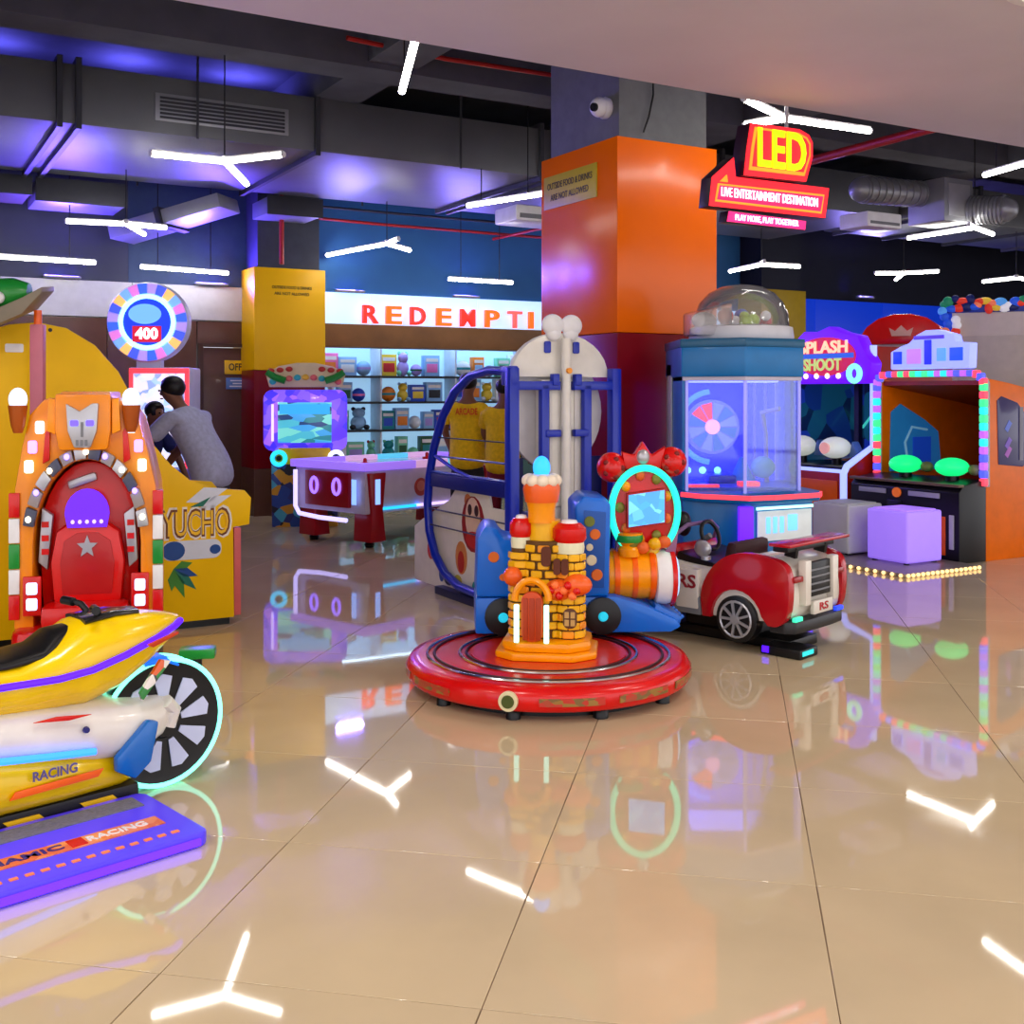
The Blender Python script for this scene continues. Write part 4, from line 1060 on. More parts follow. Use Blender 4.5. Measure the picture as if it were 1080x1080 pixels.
MB().prism(rrect(-1.6, -0.22, -0.65, -0.15, 0.04), 0.0, 0.045, 'xy').build('plate', M('violet_lit_plate', (86, 66, 226), 0.3, emit=0.22, ecol=(70, 40, 255), noise=0.03), pl, 0.008)  # purple of the LED light put into the plate's colour and glow
B('tread_panel', M('tread_grey', (112, 112, 122), 0.5, bump=0.6, nscale=60, noise=0.2), pl, -1.5, -0.28, -0.29, -0.19, 0.045, 0.049)
B('printed_strip', MOSAIC('plate_print', [(236, 130, 60), (240, 150, 80), (226, 110, 60), (236, 140, 90)], 18), pl, -1.5, -0.3, -0.49, -0.41, 0.045, 0.048)
text('DYNAMIC', 0.055, 0.001, M('plate_dark_print', (44, 34, 120), 0.4), pl, (-0.80, -0.45, 0.049), (0, 0, 0), bold=0.02, width=0.34)
text('RACING', 0.055, 0.001, WHITE, pl, (-0.45, -0.45, 0.049), (0, 0, 0), bold=0.02, width=0.2)
B('red_mark', RED, pl, -0.61, -0.56, -0.48, -0.42, 0.048, 0.051)
for k in range(26): B('light_dash', M('dash_orange', (226, 120, 70), 0.4, emit=0.3), pl, -1.5 + k * 0.047, -1.475 + k * 0.047, -0.59, -0.575, 0.045, 0.049)
B('edge_light', E('violet_edge', (72, 30, 255), 2.6), pl, -1.58, -0.26, -0.662, -0.652, 0.01, 0.032)
B('edge_light', E('violet_edge', (72, 30, 255), 2.6), pl, -0.222, -0.212, -0.6, -0.2, 0.01, 0.032)
gp = thing('green_pedal', 'small green footrest on a black post behind the motorcycle wheel', 'footrest', at(206, 5.05), R(10))
B('pad', GREEN, gp, -0.07, 0.09, -0.05, 0.05, 0.29, 0.335, 0.01)
MB().cyl((0, 0, 0.03), (0, 0, 0.29), 0.03, n=12).build('post', BLACK, gp)
MB().lathe([(0.1, 0), (0.1, 0.02), (0.04, 0.03)], n=20).build('base', BLACK, gp)
# ================================================================ CENTRE
# ---- round castle carousel platform
pc = at(578, 5.72)
cp = thing('castle_carousel', 'round red carousel platform with a yellow castle tower at its centre', 'kiddie ride', pc, R(-8))
PR = 0.722
MB().lathe([(PR - 0.04, 0.045), (PR - 0.01, 0.05), (PR, 0.065), (PR + 0.005, 0.12), (PR - 0.015, 0.15), (PR - 0.06, 0.158), (0.0001, 0.158)], n=72).build('platform', RED, cp, ang=50)
MB().lathe([(PR - 0.12, 0.0), (PR - 0.12, 0.046)], n=48).build('under_frame', BLACK, cp)
for k in range(10):
    q = R(36 * k + 10); MB().lathe([(0.035, 0), (0.035, 0.03), (0.02, 0.05)], ((PR - 0.07) * math.cos(q), (PR - 0.07) * math.sin(q), 0), n=12).build('foot', BLACK, cp)
for r_ in (0.42, 0.455, 0.585, 0.62):
    MB().tube([(r_ * math.cos(t * PI / 32), r_ * math.sin(t * PI / 32), 0.162) for t in range(64)], 0.008, 6, True).build('rail', CHROME if r_ in (0.455, 0.62) else M('rail_dark', (60, 16, 16), 0.4), cp)
MB().lathe([(0.40, 0.158), (0.40, 0.164), (0.0001, 0.164)], n=56).build('inner_disc', M('red_orange_gloss', (214, 40, 20), 0.25, coat=0.5), cp)
WORN = MOSAIC('worn_gold_print', [(150, 110, 40), (190, 40, 20), (170, 60, 30), (120, 90, 40)], 26, stretch=(1, 1, 2))
for k in range(12):
    if k in (8,): continue
    a0, a1 = 30 * k + 3, 30 * k + 27
    MB().prism([(x, y) for x, y in arc(0, 0, PR + 0.009, a0, a1, 6)] + [(x, y) for x, y in arc(0, 0, PR - 0.005, a1, a0, 6)], 0.08, 0.115, 'xy').build('rim_decal', WORN, cp)
qd = R(-98); cb_ = MB().lathe([(0.045, 0.0), (0.045, -0.02)], (0, 0, 0), n=24, axis='y').build('badge', M('badge_cream', (226, 214, 170), 0.4), cp, loc=((PR + 0.003) * math.cos(qd), (PR + 0.003) * math.sin(qd), 0.1), rot=(0, 0, qd + PI / 2))
MB().lathe([(0.03, -0.02), (0.028, -0.03)], n=20, axis='y').build('badge_centre', M('badge_green', (70, 80, 30), 0.4), cb_)
# castle
CY = M('castle_yellow', (238, 178, 16), 0.3, coat=0.4); CO = M('castle_orange', (236, 96, 24), 0.3, coat=0.4); MORT = M('castle_mortar', (96, 62, 20), 0.6)
MB().prism([(-0.25, -0.17), (-0.15, -0.25), (0.15, -0.25), (0.26, -0.15), (0.25, 0.12), (0.15, 0.22), (-0.15, 0.22), (-0.25, 0.12)], 0.164, 0.20, 'xy').build('castle_base', GOLD, cp, 0.012)
MB().prism([(-0.22, -0.15), (-0.13, -0.22), (0.13, -0.22), (0.23, -0.13), (0.22, 0.1), (0.13, 0.19), (-0.13, 0.19), (-0.22, 0.1)], 0.20, 0.25, 'xy').build('castle_base_step', GOLD, cp, 0.02)
bm_ = MB().box(-0.03, 0.03, -0.012, 0, -0.018, 0.018).mesh('brick', 0.005, 1)
bm_.materials.append(CY)
def tower(name, x, y, r, z0, z1, mat, bricks=True, r1=None):
    r1 = r1 or r
    t = MB().lathe([(r, z0), (r1, z1)], (x, y, 0), n=28).build(name, MORT if bricks else mat, cp)
    if bricks:
        rows = int((z1 - z0) / 0.043); per = max(8, int(2 * PI * r / 0.068))
        for i in range(rows):
            rr_ = r + (r1 - r) * (i + 0.5) / rows
            for j in range(per):
                q = 2 * PI * (j + 0.5 * (i % 2)) / per
                if math.cos(q) < -0.2: continue
                o = bpy.data.objects.new('brick', bm_); COL.objects.link(o); o.parent = t
                o.location = (x + rr_ * math.sin(q), y - rr_ * math.cos(q), z0 + 0.024 + i * 0.043); o.rotation_euler = (0, 0, q)
                if (i * 7 + j * 3) % 5 == 0:
                    o.material_slots[0].link = 'OBJECT'; o.material_slots[0].material = M('castle_amber', (240, 150, 30), 0.3, coat=0.4)
    return t
tower('keep', -0.01, 0.02, 0.135, 0.25, 0.74, CY)
tower('turret', -0.135, -0.03, 0.052, 0.25, 0.70, CY)
tower('turret', 0.115, -0.05, 0.070, 0.25, 0.68, CY)
for x, y, r_, z, on in ((-0.135, -0.03, 0.052, 0.70, 1), (0.115, -0.05, 0.074, 0.68, 1)):
    MB().lathe([(r_, z), (r_ * 1.05, z + 0.03), (r_, z + 0.055)], (x, y, 0), n=24).build('turret_band', M('cream_band', (226, 224, 190), 0.4), cp)
    MB().lathe([(r_ * 1.0, z + 0.055), (r_ * 1.18, z + 0.075), (r_ * 1.15, z + 0.125), (r_ * 0.8, z + 0.15), (0.001, z + 0.155)], (x, y, 0), n=24).build('turret_cap', RED, cp)
    MB().lathe([(r_ * 0.6, z + 0.15), (r_ * 0.5, z + 0.165), (0.001, z + 0.17)], (x, y, 0), n=20).build('snow_top', WHITE, cp)
tower('neck_tower', -0.02, 0.0, 0.085, 0.74, 0.84, CY, False)
wn = MB().lathe([(0.07, 0.83), (0.07, 0.90), (0.085, 0.96), (0.088, 1.0)], (-0.03, -0.03, 0), n=28).build('top_bowl', GOLD, cp)
MB().lathe([(0.085, 0.935), (0.097, 1.0), (0.092, 1.03)], (-0.03, -0.03, 0), n=28).build('orange_band', CO, cp)
for k in range(9):
    q = 2 * PI * k / 9; MB().ball((-0.03 + 0.07 * math.cos(q), -0.03 + 0.07 * math.sin(q), 1.045), (0.036, 0.036, 0.034), 12, 8).build('icing_lobe', M('icing_cream', (236, 222, 200), 0.35, coat=0.3), cp)
MB().lathe([(0.08, 1.03), (0.07, 1.07), (0.001, 1.085)], (-0.03, -0.03, 0), n=24).build('icing_top', M('icing_cream', (236, 222, 200), 0.35, coat=0.3), cp)
MB().ball((-0.03, -0.03, 1.11), (0.045, 0.045, 0.06), 18, 12).build('blue_lamp', E('castle_lamp', (40, 150, 255), 1.5), cp)
# gate, arch lights, window, bridge
gt = MB().prism(rrect(-0.055, 0.055, 0.25, 0.50, 0.05), -0.16, -0.12).build('gate', M('gate_orange', (206, 74, 22), 0.4), cp, 0.006, loc=(-0.06, -0.04, 0))
for k in range(3): B('gate_plank', M('gate_dark', (170, 56, 18), 0.45), gt, -0.045 + k * 0.033, -0.02 + k * 0.033, -0.166, -0.16, 0.26, 0.47, 0.003)
for s in (-1, 1): MB().bar((-0.06 + s * 0.075, -0.215, 0.25), (-0.06 + s * 0.075, -0.215, 0.44), 0.025, 0.025).build('gate_light', E('gate_mint', (170, 245, 225), 1.4), cp, 0.006)
MB().tube([(-0.06 + 0.085 * math.cos(R(t)), -0.205, 0.46 + 0.10 * math.sin(R(t))) for t in range(0, 181, 15)], 0.018, 8).build('gate_arch', GOLD, cp)
wd = MB().prism(rrect(-0.035, 0.035, -0.05, 0.05, 0.03), -0.02, 0.0).build('window_frame', M('window_brown', (92, 56, 36), 0.5), cp, 0.004, loc=(0.125, -0.125, 0.36))
for q in ((-0.026, -0.004), (0.004, 0.026)):
    for z in ((-0.035, -0.004), (0.004, 0.035)): B('pane', M('pane_tan', (190, 150, 90), 0.3), wd, q[0], q[1], -0.024, -0.018, z[0], z[1])
for s, c in ((0.02, 0), (0.14, 1)):
    MB().ball((s * 0.8 + 0.05, -0.12 - 0.01 * c, 0.5 + 0.03 * c), (0.075, 0.05, 0.055), 14, 10).build('flower_cluster', CO, cp)
for k in range(7): MB().ball((0.03 + k * 0.022, -0.165, 0.505 + 0.03 * math.sin(k * 2.1)), 0.022, 8, 6).build('blossom', M('blossom', (250, 120, 60), 0.4) if k % 2 else RED, cp)
MB().ball((-0.17, -0.1, 0.56), (0.05, 0.04, 0.05), 12, 8).build('flower_cluster', CO, cp)
for x in (0.06, 0.1): MB().prism(rrect(x - 0.018, x + 0.018, 0.58, 0.66, 0.015), -0.15, -0.13).build('arrow_slit', M('slit_brown', (92, 40, 16), 0.5), cp)
MB().prism(rrect(-0.02, 0.03, 0.62, 0.72, 0.02), -0.147, -0.13).build('arrow_slit', M('slit_brown', (92, 40, 16), 0.5), cp)

# ---- blue train with screen standing on the carousel's far rail
tr = thing('toy_train', 'blue kiddie train with clown clock screen and orange boiler on the carousel', 'kiddie ride', (0.36, 6.22, 0.165), R(3))
# local x to the right (train front), y away; base spans x -0.57..0.56
MB().prism([(-0.57, 0.02), (0.50, 0.02), (0.56, 0.05), (0.53, 0.09), (0.36, 0.17), (0.2, 0.22), (-0.57, 0.22)], -0.19, 0.19, 'xz').build('chassis', SKYB, tr, 0.02)
# rear tub
rt = MB().prism([(-0.57, 0.22), (-0.26, 0.22), (-0.27, 0.48), (-0.34, 0.53), (-0.42, 0.54), (-0.45, 0.60), (-0.52, 0.61), (-0.56, 0.54)], -0.20, 0.20, 'xz').build('rear_tub', SKYB, tr, 0.03)
for x, z, r_ in ((-0.47, 0.44, 0.03), (-0.36, 0.4, 0.035), (-0.42, 0.33, 0.02), (-0.32, 0.47, 0.025)):
    MB().lathe([(r_, -0.2), (r_ * 0.9, -0.207)], (x, 0, z), n=14, axis='y').build('sticker', M('sticker_orange', (226, 110, 30), 0.4), rt)
# tall cab back
cb = MB().prism([(-0.02, 0.22), (0.16, 0.22), (0.17, 0.72), (0.14, 0.76), (0.02, 0.77), (-0.03, 0.72)], -0.20, 0.20, 'xz').build('cab_back', SKYB, tr, 0.025)
MB().prism([(0.02, 0.27), (0.13, 0.27), (0.14, 0.68), (0.02, 0.69)], -0.206, -0.2, 'xz').build('cab_recess', M('cab_blue_deep', (20, 80, 170), 0.35), cb, 0.004)
for x, z, r_, mt in ((0.05, 0.63, 0.03, 'sticker_green'), (0.08, 0.56, 0.03, 'sticker_orange'), (0.06, 0.42, 0.03, 'sticker_cream'), (0.09, 0.34, 0.032, 'sticker_orange'), (0.05, 0.49, 0.02, 'sticker_cream')):
    MB().lathe([(r_, -0.206), (r_ * 0.9, -0.212)], (x, 0, z), n=14, axis='y').build('sticker', M(mt, {'sticker_green': (110, 120, 40), 'sticker_orange': (226, 110, 30), 'sticker_cream': (226, 214, 180)}[mt], 0.4), cb)
B('seat', M('seat_navy', (16, 50, 120), 0.4), tr, -0.26, -0.03, -0.17, 0.17, 0.22, 0.34, 0.03)
# boiler, nose ring, chimney
MB().lathe([(0.135, 0.17), (0.14, 0.30), (0.135, 0.44)], (0, 0, 0.31), n=28, axis='x').build('boiler', GOLD, tr)
for x in (0.2, 0.3, 0.4): MB().lathe([(0.143, x), (0.145, x + 0.012), (0.143, x + 0.03)], (0, 0, 0.31), n=28, axis='x').build('boiler_band', ORANGE, tr)
MB().lathe([(0.12, 0.43), (0.15, 0.44), (0.155, 0.49), (0.15, 0.52)], (0, 0, 0.295), n=32, axis='x').build('nose_ring', WHITE, tr)
MB().lathe([(0.155, 0.52), (0.155, 0.545), (0.135, 0.552)], (0, 0, 0.295), n=32, axis='x').build('nose_band', RED, tr)
MB().lathe([(0.135, 0.548), (0.11, 0.565), (0.001, 0.57)], (0, 0, 0.295), n=32, axis='x').build('nose_lamp', E('nose_pale', (170, 210, 255), 0.8), tr)
MB().lathe([(0.06, 0.42), (0.065, 0.46), (0.05, 0.48), (0.07, 0.51), (0.075, 0.55)], (0.29, -0.06, 0), n=20).build('chimney', GOLD, tr)
MB().lathe([(0.073, 0.50), (0.078, 0.52), (0.074, 0.54)], (0.29, -0.06, 0), n=20).build('chimney_band', GREEN, tr)
MB().lathe([(0.045, 0.42), (0.05, 0.46), (0.03, 0.5), (0.001, 0.52)], (0.42, -0.02, 0), n=16).build('steam_dome', YELLOW, tr)
# wheels
for x, s in ((-0.42, -1), (0.12, -1), (-0.42, 1), (0.12, 1)):
    w_ = MB().lathe([(0.075, 0), (0.098, s * 0.01), (0.10, s * 0.05), (0.06, s * 0.06)], (x, s * 0.18, 0.12), n=28, axis='y').build('wheel', BLACK, tr)
    MB().lathe([(0.03, s * 0.055), (0.02, s * 0.072)], (x, s * 0.18, 0.12), n=16, axis='y').build('hub', E('hub_cyan', (30, 190, 220), 0.6), w_)
MB().prism([(0.40, 0.06), (0.56, 0.05), (0.57, 0.10), (0.42, 0.17)], -0.15, 0.15, 'xz').build('cowcatcher', M('mid_blue', (24, 100, 196), 0.3, coat=0.4), tr, 0.02)
for k in range(4): MB().bar((0.48, -0.12 + k * 0.08, 0.02), (0.58, -0.12 + k * 0.08, 0.10), 0.025, 0.02).build('catcher_bar', M('mid_blue', (24, 100, 196), 0.3, coat=0.4), tr, 0.005)
# clown clock face with screen
cf = MB().prism(ell(0.37, 0.66, 0.19, 0.25, 36), -0.05, 0.05).build('clock_face', RED, tr, 0.02)
MB().tube([(0.375 + 0.185 * math.cos(R(t)), -0.07, 0.67 + 0.24 * math.sin(R(t))) for t in range(-55, 236, 8)], 0.019, 8).build('ring_light', CYAN_E, cf)
MB().prism([(0.27, 0.575), (0.49, 0.605), (0.49, 0.80), (0.27, 0.77)], -0.10, -0.05, 'xz').build('screen_case', M('case_red', (170, 20, 24), 0.3), cf, 0.008)
MB().prism([(0.28, 0.585), (0.48, 0.612), (0.48, 0.79), (0.28, 0.762)], -0.104, -0.1, 'xz').build('screen', SCREEN_E, cf)
for x, z in ((0.20, 0.91), (0.54, 0.94)):
    bl = MB().ball((x, 0, z), 0.085, 18, 12).build('red_ball', RED, cf)
    for k in range(5): MB().ball((x + 0.05 * math.cos(k * 1.25), -0.065, z + 0.05 * math.sin(k * 1.25)), (0.016, 0.01, 0.016), 8, 6).build('ball_spot', M('spot_dark', (120, 16, 10), 0.4), bl)
MB().prism([(0.27, 0.90), (0.47, 0.90), (0.50, 1.03), (0.42, 0.98), (0.37, 1.06), (0.32, 0.98), (0.25, 1.0)], -0.05, 0.03, 'xz').build('crown', RED, cf, 0.015)
MB().ball((0.37, -0.04, 0.97), (0.04, 0.03, 0.045), 12, 8).build('crown_jewel', SILVER, cf)
for k in range(9):
    q = R(20 + k * 40); MB().ball((0.375 + 0.135 * math.cos(q), -0.06, 0.69 + 0.18 * math.sin(q)), (0.026, 0.016, 0.03), 8, 6).build('clock_stud', [GOLD, M('stud_olive', (130, 130, 50), 0.4), M('stud_orange', (226, 100, 40), 0.4)][k % 3], cf)
for x in (0.24, 0.52): MB().bar((x, -0.02, 0.40), (x + 0.02, -0.02, 0.56), 0.06, 0.06).build('support', M('mauve_support', (150, 90, 130), 0.4), cf, 0.01)
for x, z, mt in ((0.30, 0.50, 'stud_olive'), (0.36, 0.47, 'stud_orange'), (0.43, 0.49, 'castle_yellow'), (0.48, 0.5, 'stud_orange')):
    MB().ball((x, -0.09, z), (0.04, 0.03, 0.035), 10, 8).build('fruit_knob', MATS[mt], cf)

# ---- white tower ride with blue frame and side cage
tw = thing('tower_ride', 'white tower ride with blue tubular frame, round back and side cage', 'kiddie ride', (0.0, 7.3, 0), STORE_RZ)
# local x = U (along the tower front), local y = V (cage runs away)
TWH = M('tower_white', (226, 222, 212), 0.4, coat=0.2); TW2 = M('tower_grey', (212, 208, 204), 0.45)
W = 0.82
for x in (0.0, W): MB().bar((x, 0, 0.0), (x, 0, 1.66), 0.075, 0.075).build('corner_post', BLUE, tw, 0.012)
for x in (0.24, 0.58): MB().bar((x, -0.01, 0.62), (x, -0.01, 1.55), 0.06, 0.05).build('inner_post', BLUE, tw, 0.008)
for x0_, x1_ in ((0.03, 0.36), (0.47, W - 0.03)): MB().bar((x0_, -0.01, 1.54), (x1_, -0.01, 1.54), 0.05, 0.06).build('cross_bar', BLUE, tw, 0.008)
for x0_, x1_ in ((0.24, 0.36), (0.47, 0.58)): MB().bar((x0_, -0.02, 1.22), (x1_, -0.02, 1.22), 0.05, 0.05).build('short_bar', BLUE, tw, 0.01)
for x0_ in (0.32, 0.50): MB().bar((x0_, -0.02, 1.54), (x0_, -0.02, 1.62), 0.05, 0.05).build('stub_bar', BLUE, tw, 0.008)
top = [(0.02, 1.60)] + [(W / 2 + 0.39 * math.cos(R(t)), 1.60 + 0.30 * math.sin(R(t))) for t in range(180, -1, -12)] + [(W - 0.02, 1.60)]
MB().prism(top[::-1], 0.04, 0.10, 'xz').build('dome_board', TWH, tw, 0.01)
MB().prism(ell(W / 2, 1.36, 0.38, 0.40, 36), 0.11, 0.15).build('round_back', TW2, tw, 0.008)
B('mast', TWH, tw, W / 2 - 0.17, W / 2 + 0.17, 0.02, 0.10, 0.72, 1.58, 0.01)
for s in (-1, 1): B('mast_groove', TW2, tw, W / 2 + s * 0.1 - 0.01, W / 2 + s * 0.1 + 0.01, 0.012, 0.02, 0.74, 1.56)
MB().cyl((W / 2, -0.02, 0.2), (W / 2, -0.02, 1.86), 0.032, n=16).build('centre_pole', TWH, tw)
B('lower_panel', TW2, tw, W / 2 - 0.16, W / 2 + 0.16, 0.03, 0.10, 0.05, 0.72, 0.008)
for s in (-1, 1):
    MB().ball((W / 2 + s * 0.075, 0.03, 1.95), (0.085, 0.04, 0.075), 16, 10).build('topper_lobe', WHITE, tw)
    MB().ball((W / 2 + s * 0.07, 0.03, 1.90), (0.06, 0.035, 0.06), 16, 10).build('topper_lobe', WHITE, tw)
    MB().prism(rrect(W / 2 + s * 0.115 - 0.025, W / 2 + s * 0.115 + 0.025, 1.76, 1.84, 0.012), 0.025, 0.04).build('eye_block', BLUE, tw, 0.004)
    MB().box(W / 2 + s * 0.24 - 0.10, W / 2 + s * 0.24 + 0.10, -0.06, 0.08, 0.42, 0.70).build('seat_bracket', M('navy_block', (16, 30, 120), 0.35), tw, 0.02)
MB().lathe([(0.02, 0), (0.02, -0.02)], (W / 2, -0.05, 1.64), n=12, axis='y').build('bolt', GOLD, tw)
for z in (0.05, 0.35): MB().bar((0, 0.0, z), (W, 0.0, z), 0.05, 0.06).build('base_bar', BLUE, tw, 0.008)
for x in (0.09, W - 0.09): B('dark_panel', M('deep_navy', (18, 22, 80), 0.4), tw, x - 0.06, x + 0.06, 0.11, 0.13, 0.3, 1.05)
# side cage in the yz plane at x = 0
CL = 1.32
cage = [(0, 0.0, 1.63), (0, 0.30, 1.645), (0, 0.58, 1.61), (0, 0.82, 1.50), (0, 1.02, 1.32), (0, 1.17, 1.08), (0, 1.25, 0.85), (0, 1.28, 0.65), (0, 1.25, 0.45), (0, 1.15, 0.28), (0, 0.98, 0.16), (0, 0.75, 0.10), (0, 0.4, 0.09)]
MB().tube(cage, 0.032, 10).build('cage_arch', BLUE, tw)
B('corner_gusset', BLUE, tw, -0.03, 0.03, -0.04, 0.10, 1.54, 1.67, 0.015)
def cagey(z):
    best = 0.4
    for a_, b_ in zip(cage, cage[1:]):
        lo, hi = min(a_[2], b_[2]), max(a_[2], b_[2])
        if lo <= z <= hi and hi > lo:
            best = max(best, a_[1] + (b_[1] - a_[1]) * (z - a_[2]) / (b_[2] - a_[2]))
    return best
for z, r_ in ((1.16, 0.006), (1.02, 0.008), (0.90, 0.012), (0.80, 0.012), (0.62, 0.006), (0.50, 0.006)):
    MB().tube([(0, 0.0, z), (0, cagey(z), z)], r_, 6).build('cage_rail', BLUE if r_ > 0.007 else DARK, tw)
MB().bar((0.0, 0.05, 0.84), (0.0, 1.2, 0.84), 0.03, 0.10).build('rail_board', M('navy_block', (16, 30, 120), 0.35), tw, 0.008)
MB().tube([(0, 0.5, 0.88), (0, 0.8, 0.93), (0, 1.15, 1.02)], 0.014, 8).build('cage_rail', BLUE, tw)
pn = MB().prism([(0.02, 0.03), (1.60, 0.03), (1.60, 0.45), (1.45, 0.52), (1.0, 0.70), (0.86, 0.82), (0.4, 0.82), (0.36, 0.7), (0.02, 0.7)], -0.055, -0.035, 'yz').build('picture_panel', M('panel_cream', (226, 220, 200), 0.4), tw, 0.006, loc=(0.095, 0, 0))
def blob(y, z, ry, rz_, col, nm='picture_print', d=0.058):
    MB().prism(ell(y, z, ry, rz_, 18), -d, -0.054, 'yz').build(nm, M('pr_%d_%d_%d' % col, col, 0.45), pn)
blob(0.62, 0.56, 0.17, 0.20, (150, 30, 20)); blob(0.62, 0.60, 0.11, 0.15, (226, 190, 160), d=0.06); blob(0.60, 0.45, 0.12, 0.06, (190, 40, 24), d=0.062); blob(0.66, 0.66, 0.03, 0.04, (60, 30, 20), d=0.062); blob(0.56, 0.66, 0.03, 0.04, (60, 30, 20), d=0.062)
blob(0.80, 0.30, 0.09, 0.12, (206, 130, 60)); blob(0.80, 0.27, 0.05, 0.08, (180, 40, 20), d=0.06); blob(0.36, 0.5, 0.08, 0.1, (210, 120, 60)); blob(0.3, 0.4, 0.06, 0.1, (226, 190, 60), d=0.06)
blob(1.30, 0.30, 0.06, 0.075, (200, 60, 50)); blob(1.0, 0.12, 0.08, 0.05, (40, 40, 60)); blob(0.85, 0.12, 0.06, 0.05, (190, 170, 60)); blob(0.7, 0.72, 0.05, 0.05, (200, 120, 60)); blob(1.12, 0.14, 0.04, 0.06, (50, 80, 150)); blob(0.55, 0.12, 0.08, 0.05, (40, 150, 140))
B('deck', M('deck_navy', (24, 28, 60), 0.4), tw, -0.03, W + 0.03, 0.05, 1.1, 0.0, 0.06, 0.01)

# ---- red and white toy sports car
car = thing('toy_car', 'red and white sports car ride with rear spoiler and alloy wheel', 'kiddie ride', (1.52, 6.23, 0), R(136.2))
# local x forward (away left), local y to the car's right (away right is -y): near side y = 0, far side y = -0.66
CL_, CW = 1.15, 0.66
CWT = M('car_white', (222, 216, 206), 0.22, coat=0.6); CRD = M('car_red', (176, 14, 28), 0.2, coat=0.7)
prof = [(0.02, 0.17), (1.10, 0.17), (1.16, 0.24), (1.15, 0.34), (1.05, 0.43), (0.82, 0.475), (0.72, 0.46), (0.45, 0.44), (0.36, 0.52), (0.2, 0.56), (0.05, 0.53), (-0.02, 0.44), (-0.03, 0.26)]
def cary(y0, y1): return y0, y1
MB().prism(chaikin(prof, 2, True), -CW + 0.02, -0.02, 'xz').build('body', CWT, car, 0.035)
for y0_, y1_ in ((-0.05, 0.012), (-CW - 0.012, -CW + 0.05)):
    # rear fender arch over the wheel
    fa = [(0.30 + 0.175 * math.cos(R(t)), 0.17 + 0.18 * math.sin(R(t))) for t in range(0, 181, 15)]
    MB().prism(chaikin([(0.53, 0.17), (0.55, 0.32), (0.47, 0.47), (0.34, 0.56), (0.18, 0.575), (0.0, 0.545), (-0.05, 0.47), (-0.04, 0.24), (0.02, 0.17), (0.09, 0.17)], 2) + fa[::-1][1:], y0_, y1_, 'xz').build('rear_fender', CRD, car, 0.018)
    fa2 = [(0.93 + 0.17 * math.cos(R(t)), 0.17 + 0.17 * math.sin(R(t))) for t in range(0, 181, 15)]
    MB().prism(chaikin([(1.14, 0.17), (1.15, 0.33), (1.04, 0.44), (0.84, 0.485), (0.74, 0.45), (0.73, 0.17)], 2) + fa2[::-1], y0_, y1_, 'xz').build('front_fender', CRD, car, 0.018)
    dr_ = MB().prism([(0.55, 0.20), (0.72, 0.20), (0.72, 0.43), (0.56, 0.44), (0.56, 0.32)], y0_ + 0.004, y1_ + 0.004 if y0_ > -0.3 else y1_ - 0.004, 'xz').build('door', CWT, car, 0.012)
    MB().prism([(0.54, 0.17), (0.73, 0.17), (0.73, 0.23), (0.55, 0.28)], y0_ - 0.002, y1_ + 0.002, 'xz').build('sill', GREY, car, 0.008)
    yy = y1_ + 0.006 if y0_ > -0.3 else y0_ - 0.006
    text('RS', 0.11, 0.003, M('car_print', (150, 40, 50), 0.4), car, (0.64, yy, 0.36), (PI / 2, 0, PI if y0_ > -0.3 else 0), bold=0.02, width=0.13)
def carwheel(x, y, s, r_):
    w_ = MB().lathe([(r_ * 0.75, 0), (r_, s * 0.015), (r_, s * 0.09), (r_ * 0.8, s * 0.10)], (x, y, r_ + 0.045), n=32, axis='y').build('wheel', BLACK, car)
    MB().lathe([(r_ * 0.74, s * 0.095), (r_ * 0.74, s * 0.085)], (x, y, r_ + 0.045), n=28, axis='y').build('rim', M('rim_dark', (46, 46, 50), 0.3, 0.6), w_)
    for k in range(9):
        q = 2 * PI * k / 9
        MB().bar((x + r_ * 0.15 * math.cos(q), y + s * 0.1, r_ + 0.045 + r_ * 0.15 * math.sin(q)), (x + r_ * 0.74 * math.cos(q), y + s * 0.1, r_ + 0.045 + r_ * 0.74 * math.sin(q)), 0.014, 0.022, (0, 1, 0)).build('rim_spoke', SILVER, w_)
    MB().lathe([(r_ * 0.24, s * 0.09), (r_ * 0.2, s * 0.115)], (x, y, r_ + 0.045), n=16, axis='y').build('hub', SILVER, w_)
    MB().tube([(x + r_ * 0.76 * math.cos(t * PI / 12), y + s * 0.098, r_ + 0.045 + r_ * 0.76 * math.sin(t * PI / 12)) for t in range(24)], 0.008, 6, True).build('rim_lip', SILVER, w_)
for x in (0.30, 0.93):
    carwheel(x, -0.085, 1, 0.135); carwheel(x, -CW + 0.085, -1, 0.135)
# cabin, seat, dashboard
MB().prism([(0.42, 0.42), (0.80, 0.44), (0.78, 0.52), (0.70, 0.50), (0.5, 0.47)], -CW + 0.09, -0.09, 'xz').build('cabin_tub', BLACK, car, 0.015)
MB().prism([(0.40, 0.43), (0.50, 0.43), (0.46, 0.60), (0.39, 0.60)], -CW + 0.14, -0.14, 'xz').build('seat_back', M('car_seat', (50, 20, 24), 0.5), car, 0.03)
MB().prism([(0.78, 0.46), (0.95, 0.46), (0.90, 0.54), (0.80, 0.56)], -CW + 0.1, -0.1, 'xz').build('dashboard', CRD, car, 0.02)
sw = MB().tube([(0.70 + 0.03 * math.sin(t * PI / 10), -CW / 2 + 0.09 * math.cos(t * PI / 10), 0.60 + 0.085 * math.sin(t * PI / 10)) for t in range(20)], 0.013, 8, True).build('steering_wheel', BLACK, car)
MB().cyl((0.70, -CW / 2, 0.60), (0.82, -CW / 2, 0.52), 0.018, n=10).build('steering_column', GREY, sw)
